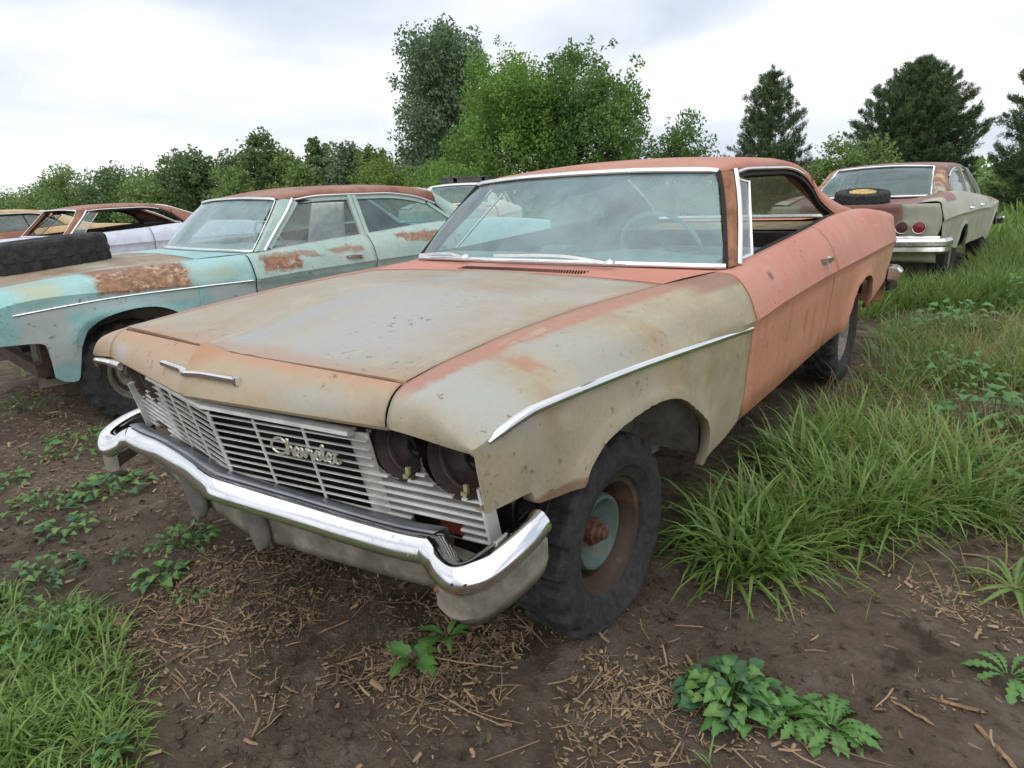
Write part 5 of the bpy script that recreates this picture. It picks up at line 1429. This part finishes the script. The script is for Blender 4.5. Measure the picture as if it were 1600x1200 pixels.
for (lb, x, y, n, R, s, h, sd) in (
    ('leafy weed bush in the grass at the right edge', 1.75, 3.3, 60, .28, .075, .26, 31), ('leafy weed beside the trodden strip', 1.50, 4.2, 46, .26, .075, .24, 32), ('dark green weed in the right hand sward', 1.9, 2.6, 46, .22, .06, .18, 33),
    ('pale-leaved weed beyond the rear wheel', 1.35, 5.9, 40, .30, .09, .3, 34), ('weed bush beside the sage green sedan', 1.85, 7.6, 40, .35, .10, .38, 35)):
    plant(lb, x, y, 'ovate', n, R, s, h, seed=sd, joined=True)
# ------------------------------------------------------------------ trees
def leaf_cards(C, size, aspect, updir=None, spread=1.0):
    """one small bent leaf of two triangles per point"""
    n = len(C)
    d = rng.normal(0, 1, (n, 3)); d[:, 2] -= .15
    if updir is not None: d = d*spread+updir
    d /= np.linalg.norm(d, axis=1)[:, None]
    q = rng.normal(0, 1, (n, 3)); s = np.cross(d, q); s /= np.linalg.norm(s, axis=1)[:, None]+1e-9
    L = size*rng.uniform(.6, 1.3, n)[:, None]; W = L*aspect
    nn = np.cross(d, s)
    V = np.stack([C-d*L*.5, C+s*W*.5+nn*L*.06, C+d*L*.5, C-s*W*.5+nn*L*.06], 1)
    F = (np.array([(0, 1, 2, 3)])[None]+(np.arange(n)*4)[:, None, None]).reshape(-1, 4)
    return V.reshape(-1, 3), F

def limb_paths(h, r0, lobes, seed, base_frac=.2, nl=7):
    rs = np.random.default_rng(seed); mb = MB()
    top = np.array([rs.normal(0, h*.02), rs.normal(0, h*.02), h*.88])
    P = cr([(0, 0, -.1), (rs.normal(0, .03*h), rs.normal(0, .03*h), h*.3), (rs.normal(0, .03*h), rs.normal(0, .03*h), h*.6), top], 5)
    tube(mb, P, r0, 8, scale=np.linspace(1.1, .12, len(P)))
    for i in range(nl):
        lx = lobes[i % len(lobes)]
        e = np.array([lx[0]+rs.normal(0, lx[3]*.4), lx[1]+rs.normal(0, lx[4]*.4), lx[2]+rs.normal(0, lx[5]*.4)])
        k = int(len(P)*rs.uniform(base_frac, .7)); b = P[k]
        mid = b*.5+e*.5+np.array([0, 0, -.06*h])
        Q = cr([b, mid, e], 5); tube(mb, Q, r0*.42, 6, scale=np.linspace(1, .12, len(Q)))
        for j in range(3):
            e2 = Q[-4]+rs.normal(0, 1, 3)*np.array(lx[3:6])*.45; Q2 = cr([Q[-6+j], Q[-6+j]*.4+e2*.6+np.array([0, 0, .05*h]), e2], 3); tube(mb, Q2, r0*.16, 5, scale=np.linspace(1, .2, len(Q2)))
    return mb

def tree(name, label, loc, h, lobes, nleaf, size, mat, nclump=160, clump=.32, cat='tree', group=None, seed=0, aspect=.55, trunk_r=.12, sprigs=24, lz=.9, hollow=.55):
    """lobes: (x, y, z, rx, ry, rz) crown masses relative to the trunk foot"""
    rs = np.random.default_rng(seed)
    root = empty(name, loc, 0, label, cat, group)
    limb_paths(h, trunk_r, lobes, seed).build('trunk', M_BARK, root, angle=60)
    L = np.array(lobes, float); vol = (L[:, 3]*L[:, 4]*L[:, 5])**.67; vol /= vol.sum()
    k = rs.choice(len(L), nclump, p=vol); u = rs.normal(0, 1, (nclump, 3)); u /= np.linalg.norm(u, axis=1)[:, None]
    r = rs.uniform(hollow**3, 1, nclump)**(1/3)*rs.uniform(.82, 1.10, nclump)
    C = L[k, :3]+u*r[:, None]*L[k, 3:]
    # small sprays breaking the outline
    k2 = rs.choice(len(L), sprigs, p=vol); u2 = rs.normal(0, 1, (sprigs, 3)); u2[:, 2] = np.abs(u2[:, 2])*.9; u2 /= np.linalg.norm(u2, axis=1)[:, None]
    Cs = L[k2, :3]+u2*rs.uniform(1.02, 1.20, sprigs)[:, None]*L[k2, 3:]
    cr_ = np.r_[rs.uniform(.6, 1.35, nclump)*clump, rs.uniform(.25, .5, sprigs)*clump]
    Call = np.vstack([C, Cs]); w = cr_**2; w /= w.sum()
    kk = rs.choice(len(Call), nleaf, p=w)
    dv = rs.normal(0, .60, (nleaf, 3)); dv *= np.minimum(1, 1.15/np.linalg.norm(dv, axis=1))[:, None]; dv[:, 2] *= lz
    P = Call[kk]+dv*cr_[kk][:, None]
    P[:, 2] = np.maximum(P[:, 2], .08+.2*rs.random(nleaf))
    V, F = leaf_cards(P, size, aspect)
    tone = np.clip(rs.random(len(Call))[kk]*.55+rs.random(nleaf)*.45, 0, 1)
    o = obj('crown', V, F, mat, root, smooth=False, attrs={'tone': np.repeat(tone, 4)})
    return root

T_POP = leafmat('grey_green_poplar_leaf', (0.070, 0.125, 0.061), (0.217, 0.293, 0.160), .25, .5, .4)
T_BRI = leafmat('bright_green_leaf', (0.101, 0.209, 0.034), (0.232, 0.364, 0.078), .35, .5, .4)
T_MID = leafmat('mid_green_leaf', (0.070, 0.147, 0.031), (0.178, 0.287, 0.078), .32, .5, .4)
T_ROW = leafmat('hedgerow_leaf', (.095, .165, .042), (.235, .325, .105), .3, .55, .35)
T_DRK = leafmat('dark_hedgerow_leaf', (.068, .125, .042), (.180, .255, .095), .3, .55, .35)
T_YEL = leafmat('yellow_green_leaf', (0.112, 0.182, 0.034), (0.231, 0.315, 0.077), .35, .5, .4)
T_NEE = leafmat('dark_pine_needle', (.048, .090, .036), (.140, .200, .080), .12, .5, .35)
G0 = GZ-.05

tree('poplar_tree', 'tallest grey-green tree behind the bright green tree', (-28.0, 31.3, G0), 11.7,
     [(-1.16, 0.9, 8.14, 2.51, 2.51, 2.48), (1.16, -0.9, 8.74, 2.51, 2.51, 2.02), (-1.29, 1.03, 5.6, 2.63, 2.63, 2.2), (1.03, -0.64, 5.43, 3.26, 3.26, 2.75), (-2.18, 1.68, 3.05, 2.39, 2.39, 1.83), (2.45, -2.06, 8.98, 1.5, 1.5, 1.2), (0.52, -0.39, 2.54, 3.26, 3.26, 2.2), (0.23, -0.11, 7.37, 2.69, 2.69, 2.28)],
     40000, .22, T_POP, 380, .62, seed=3, trunk_r=.22, sprigs=70, lz=1.25, hollow=.4)
tree('broadleaf_tree', 'large bright green tree with feathery left crown', (-18.1, 24.9, G0), 8.2,
     [(-0.39, 0.39, 5.05, 2.27, 2.27, 1.66), (1.17, -0.78, 5.42, 1.82, 1.82, 1.42), (-1.56, 1.3, 3.79, 1.82, 1.82, 1.71), (0.52, -0.26, 3.07, 3.12, 3.12, 2.08), (-0.78, 0.91, 1.8, 2.86, 2.86, 1.52), (1.6, 0.4, 4.37, 1.6, 1.6, 1.71), (-1.0, 0.8, 6.4, 1.5, 1.5, 1.5)],
     44000, .15, T_BRI, 360, .42, seed=5, trunk_r=.16, sprigs=60, lz=1.2)
tree('broadleaf_tree', 'large mid green tree with open right crown', (-15.2, 26.9, G0), 8.2,
     [(-0.94, 0.71, 5.8, 2.24, 2.24, 1.78), (0.94, -0.83, 5.71, 2.01, 2.01, 1.67), (2.36, -1.89, 4.72, 1.42, 1.42, 1.22), (-0.71, 0.71, 3.63, 3.07, 3.07, 2.06), (1.65, -1.42, 3.08, 2.36, 2.36, 1.67), (0.24, 0.0, 1.81, 3.3, 3.3, 1.49), (3.19, -2.48, 3.63, 1.06, 1.06, 0.84), (-1.6, 0.3, 4.63, 1.6, 1.6, 1.98)],
     44000, .16, T_MID, 360, .42, seed=8, trunk_r=.18, sprigs=70, lz=1.0)
tree('young_tree', 'small airy tree right of the large green tree', (-11.4, 28.5, G0), 4.8,
     [(-.7, .6, 3.0, 1.0, 1.0, 1.0), (.5, -.4, 3.4, .9, .9, 1.0), (1.3, -1.0, 2.9, .8, .8, .8), (0, 0, 1.8, 1.7, 1.7, 1.1)], 6500, .15, T_MID, 110, .36, seed=9, trunk_r=.08, sprigs=40)
tree('young_tree', 'pale young tree between the two dark pines', (-3.85, 26.4, G0), 3.0,
     [(-.35, .2, 1.9, .8, .8, .8), (.45, -.2, 2.1, .7, .7, .6), (1.0, -.3, 1.9, .6, .6, .6), (-.9, .2, 1.4, .6, .6, .7)], 4200, .13, T_ROW, 70, .30, seed=10, trunk_r=.05, sprigs=30)
tree('round_bush', 'yellow-green bush left of the tall grey-green tree', (-26.6, 24.7, G0), 3.7,
     [(0, 0, 2.0, 1.7, 1.7, 1.5), (-1.3, 1.2, 1.6, 1.4, 1.4, 1.2), (1.2, -1, 1.4, 1.3, 1.3, 1.2)], 11000, .16, T_YEL, 130, .40, seed=11, trunk_r=.08, cat='bush')
tree('round_bush', 'bright low bush at the foot of the bright green tree', (-19.2, 21.6, G0), 3.3,
     [(0, 0, 1.5, 1.8, 1.8, 1.3), (1.6, -1.2, 1.4, 1.4, 1.4, 1.2), (-1.2, 1, 1.6, 1.0, 1.0, 1.2)], 11000, .15, T_BRI, 130, .40, seed=12, trunk_r=.08, cat='bush')
GRP = 'trees in the distant row'
for (lb, x, y, h, w, m, sd) in (
    ('low pale trees at the far left end of the distant row', -92, 26.0, 4.6, 4.2, T_ROW, 20), ('second low tree from the left end of the distant row', -82, 26.3, 5.4, 4.0, T_ROW, 21),
    ('rounded tree above the tan car roof', -72, 25.9, 6.5, 3.9, T_ROW, 22), ('rounded tree above the left end of the red roof', -66.5, 27.1, 6.4, 3.6, T_DRK, 23),
    ('broad tree above the middle of the red roof', -59.8, 27.4, 5.9, 3.3, T_ROW, 24), ('dark tall tree above the right end of the red roof', -51.0, 26.5, 7.0, 3.0, T_DRK, 25),
    ('dark tree next to the topmost tree of the row', -48.4, 28.4, 6.6, 2.5, T_DRK, 26), ('topmost tree of the distant row with an open peak', -44.9, 28.6, 8.0, 2.3, T_DRK, 27),
    ('green tree behind the windshield of the turquoise sedan', -43.0, 29.9, 6.6, 2.3, T_ROW, 28), ('slim dark tree right of the topmost tree', -41.2, 31.5, 7.0, 1.6, T_DRK, 29),
    ('grey-green tree above the turquoise sedan roof', -37.6, 30.6, 5.9, 2.4, T_POP, 30), ('tree above the middle of the turquoise sedan roof', -34.9, 31.4, 5.6, 2.4, T_ROW, 31),
    ('tree between the row and the tall grey-green tree', -31.6, 31.9, 5.4, 2.2, T_DRK, 32), ('near lower bush in front of the topmost tree', -43.2, 25.9, 4.6, 2.4, T_ROW, 33),
    ('near lower bush above the red roof middle', -52.5, 24.2, 4.1, 2.9, T_ROW, 34), ('near lower bush above the turquoise roof front', -37.8, 27.6, 4.4, 2.2, T_ROW, 35)):
    rs = np.random.default_rng(sd)
    h *= .84
    lob = [(0, 0, h*.60, w*.62, w*.62, h*.36), (-w*.5, w*.35, h*.42, w*.6, w*.5, h*.36), (w*.5, -w*.35, h*.44, w*.6, w*.5, h*.34), (0, 0, h*.24, w*.95, w*.8, h*.28), (rs.normal(0, w*.25), rs.normal(0, w*.2), h*.80, w*.30, w*.30, h*.20)]
    tree('hedgerow_tree', lb, (x, y, G0), h, lob, 11000 if sd not in (33, 34, 35) else 8000, .27, m, 130, .20*w, group=GRP, seed=sd, trunk_r=.14, sprigs=26, lz=1.0)
# far wood that closes the horizon
k = 9000; xx = rng.uniform(-190, 130, k); yy = 96+rng.normal(0, 3, k)+np.abs(xx+20)*.05; hh = 3.4+1.2*rnoise(xx, yy*0, .07, 3)+.8*rnoise(xx, yy*0, .22, 4); zz = np.maximum(.1, hh*rng.random(k)**.7)
V, F = leaf_cards(np.stack([xx, yy, zz], 1), 1.1, .7)
tag(obj('distant_wood', V, F, T_ROW, smooth=False, attrs={'tone': np.repeat(rng.random(k), 4)}), 'far low wood along the horizon', kind='stuff')

def pine(label, loc, h, prof, seed, nper=9, dens=1.0, mat=None, up=.35, cat='pine tree', gap=None, zmin=.06):
    """whorled branches, each a twig carrying tufts of needles; prof(t) = branch length at height t"""
    rs = np.random.default_rng(seed); root = empty('pine_tree', loc, 0, label, cat, 'dark pines along the field')
    mb = MB(); tube(mb, cr([(0, 0, -.1), (.03, .02, h*.4), (0, 0, h*.96)], 6), .10*h/5, 8, scale=np.linspace(1, .08, 13))
    Cs, Ds = [], []
    z = h*zmin
    while z < h*.985:
        t = z/h; R = prof(t)
        for i in range(nper):
            if rs.random() < .10: continue
            a = 2*PI*i/nper+rs.uniform(-.4, .4); r = R*rs.uniform(.72, 1.14); tilt = up*(.4+t)+rs.normal(0, .10)
            e = np.array([math.cos(a)*r, math.sin(a)*r, r*math.tan(min(tilt, 1.2))*.8]); b = np.array([0, 0, z])
            P = np.array([b+e*q+np.array([0, 0, -.12*r*math.sin(PI*q)*.6+.10*r*q*q]) for q in np.linspace(0, 1, 5)])
            if r > .25: tube(mb, P, .016*h/5, 4, scale=np.linspace(1, .25, 5))
            nt = max(3, int(r*8.5*dens))
            for q in np.linspace(.22, 1.03, nt):
                c = b+e*q+np.array([0, 0, -.12*r*math.sin(PI*min(q, 1))*.6+.10*r*q*q])
                wd = .28*r*(1.05-q)+.03
                for _ in range(2):
                    dd = np.array([rs.normal(0, wd), rs.normal(0, wd), rs.normal(0, wd*.35)])
                    Cs.append(c+dd); v = e/np.linalg.norm(e)*.7+np.array([0, 0, .75+.6*t])+dd/(wd+1e-6)*.25; Ds.append(v/np.linalg.norm(v))
        z += h*.052*rs.uniform(.75, 1.15)
    for q in np.linspace(.93, 1.02, 5): Cs.append(np.array([0, 0, h*q])); Ds.append(np.array([0, 0, 1.0]))
    mb.build('trunk', M_BARK, root, angle=60)
    Cs, Ds = np.array(Cs), np.array(Ds)
    kpt = 26; n = len(Cs)*kpt
    C = np.repeat(Cs, kpt, 0); D = np.repeat(Ds, kpt, 0)
    C = C+D*rs.uniform(-.05, .12, n)[:, None]+rs.normal(0, .040, (n, 3))
    V, F = leaf_cards(C, .16, .13, D, .7)
    tone = np.repeat(rs.random(len(Cs))*.6, kpt)+rs.random(n)*.4
    obj('crown', V, F, mat or T_NEE, root, smooth=False, attrs={'tone': np.repeat(tone, 4)})
    return root
pine('cone-shaped dark pine above the salmon roof end', (-7.55, 29.0, G0), 5.7, lambda t: 2.05*(1-t)**.72*(1 if t > .12 else .9)+.06, 41, 9)
pine('broad rounded dark pine behind the sage green sedan', (-2.75, 32.7, G0), 5.75, lambda t: 2.3*math.sin(PI*min(1, (t*.80+.20)))**.85*(1-.12*t)+.10, 42, 14, up=.32, dens=1.2)
pine('ragged open pine cut by the right edge of the photo', (1.85, 27.9, G0), 5.5, lambda t: (1.9*(1-t)**.6 if (t > .42 or t < .34) else 1.2)+.1, 43, 7, dens=1.1, up=.25)
tree('round_bush', 'low green bush under the ragged right pine', (1.6, 31.5, G0), 1.7, [(0, 0, .8, 1.3, 1.3, .8), (1.4, 0, .7, 1.2, 1.2, .7), (-1.6, .3, .5, 1.0, 1.0, .5)], 6000, .13, T_BRI, 80, .3, seed=50, cat='bush', trunk_r=.05)
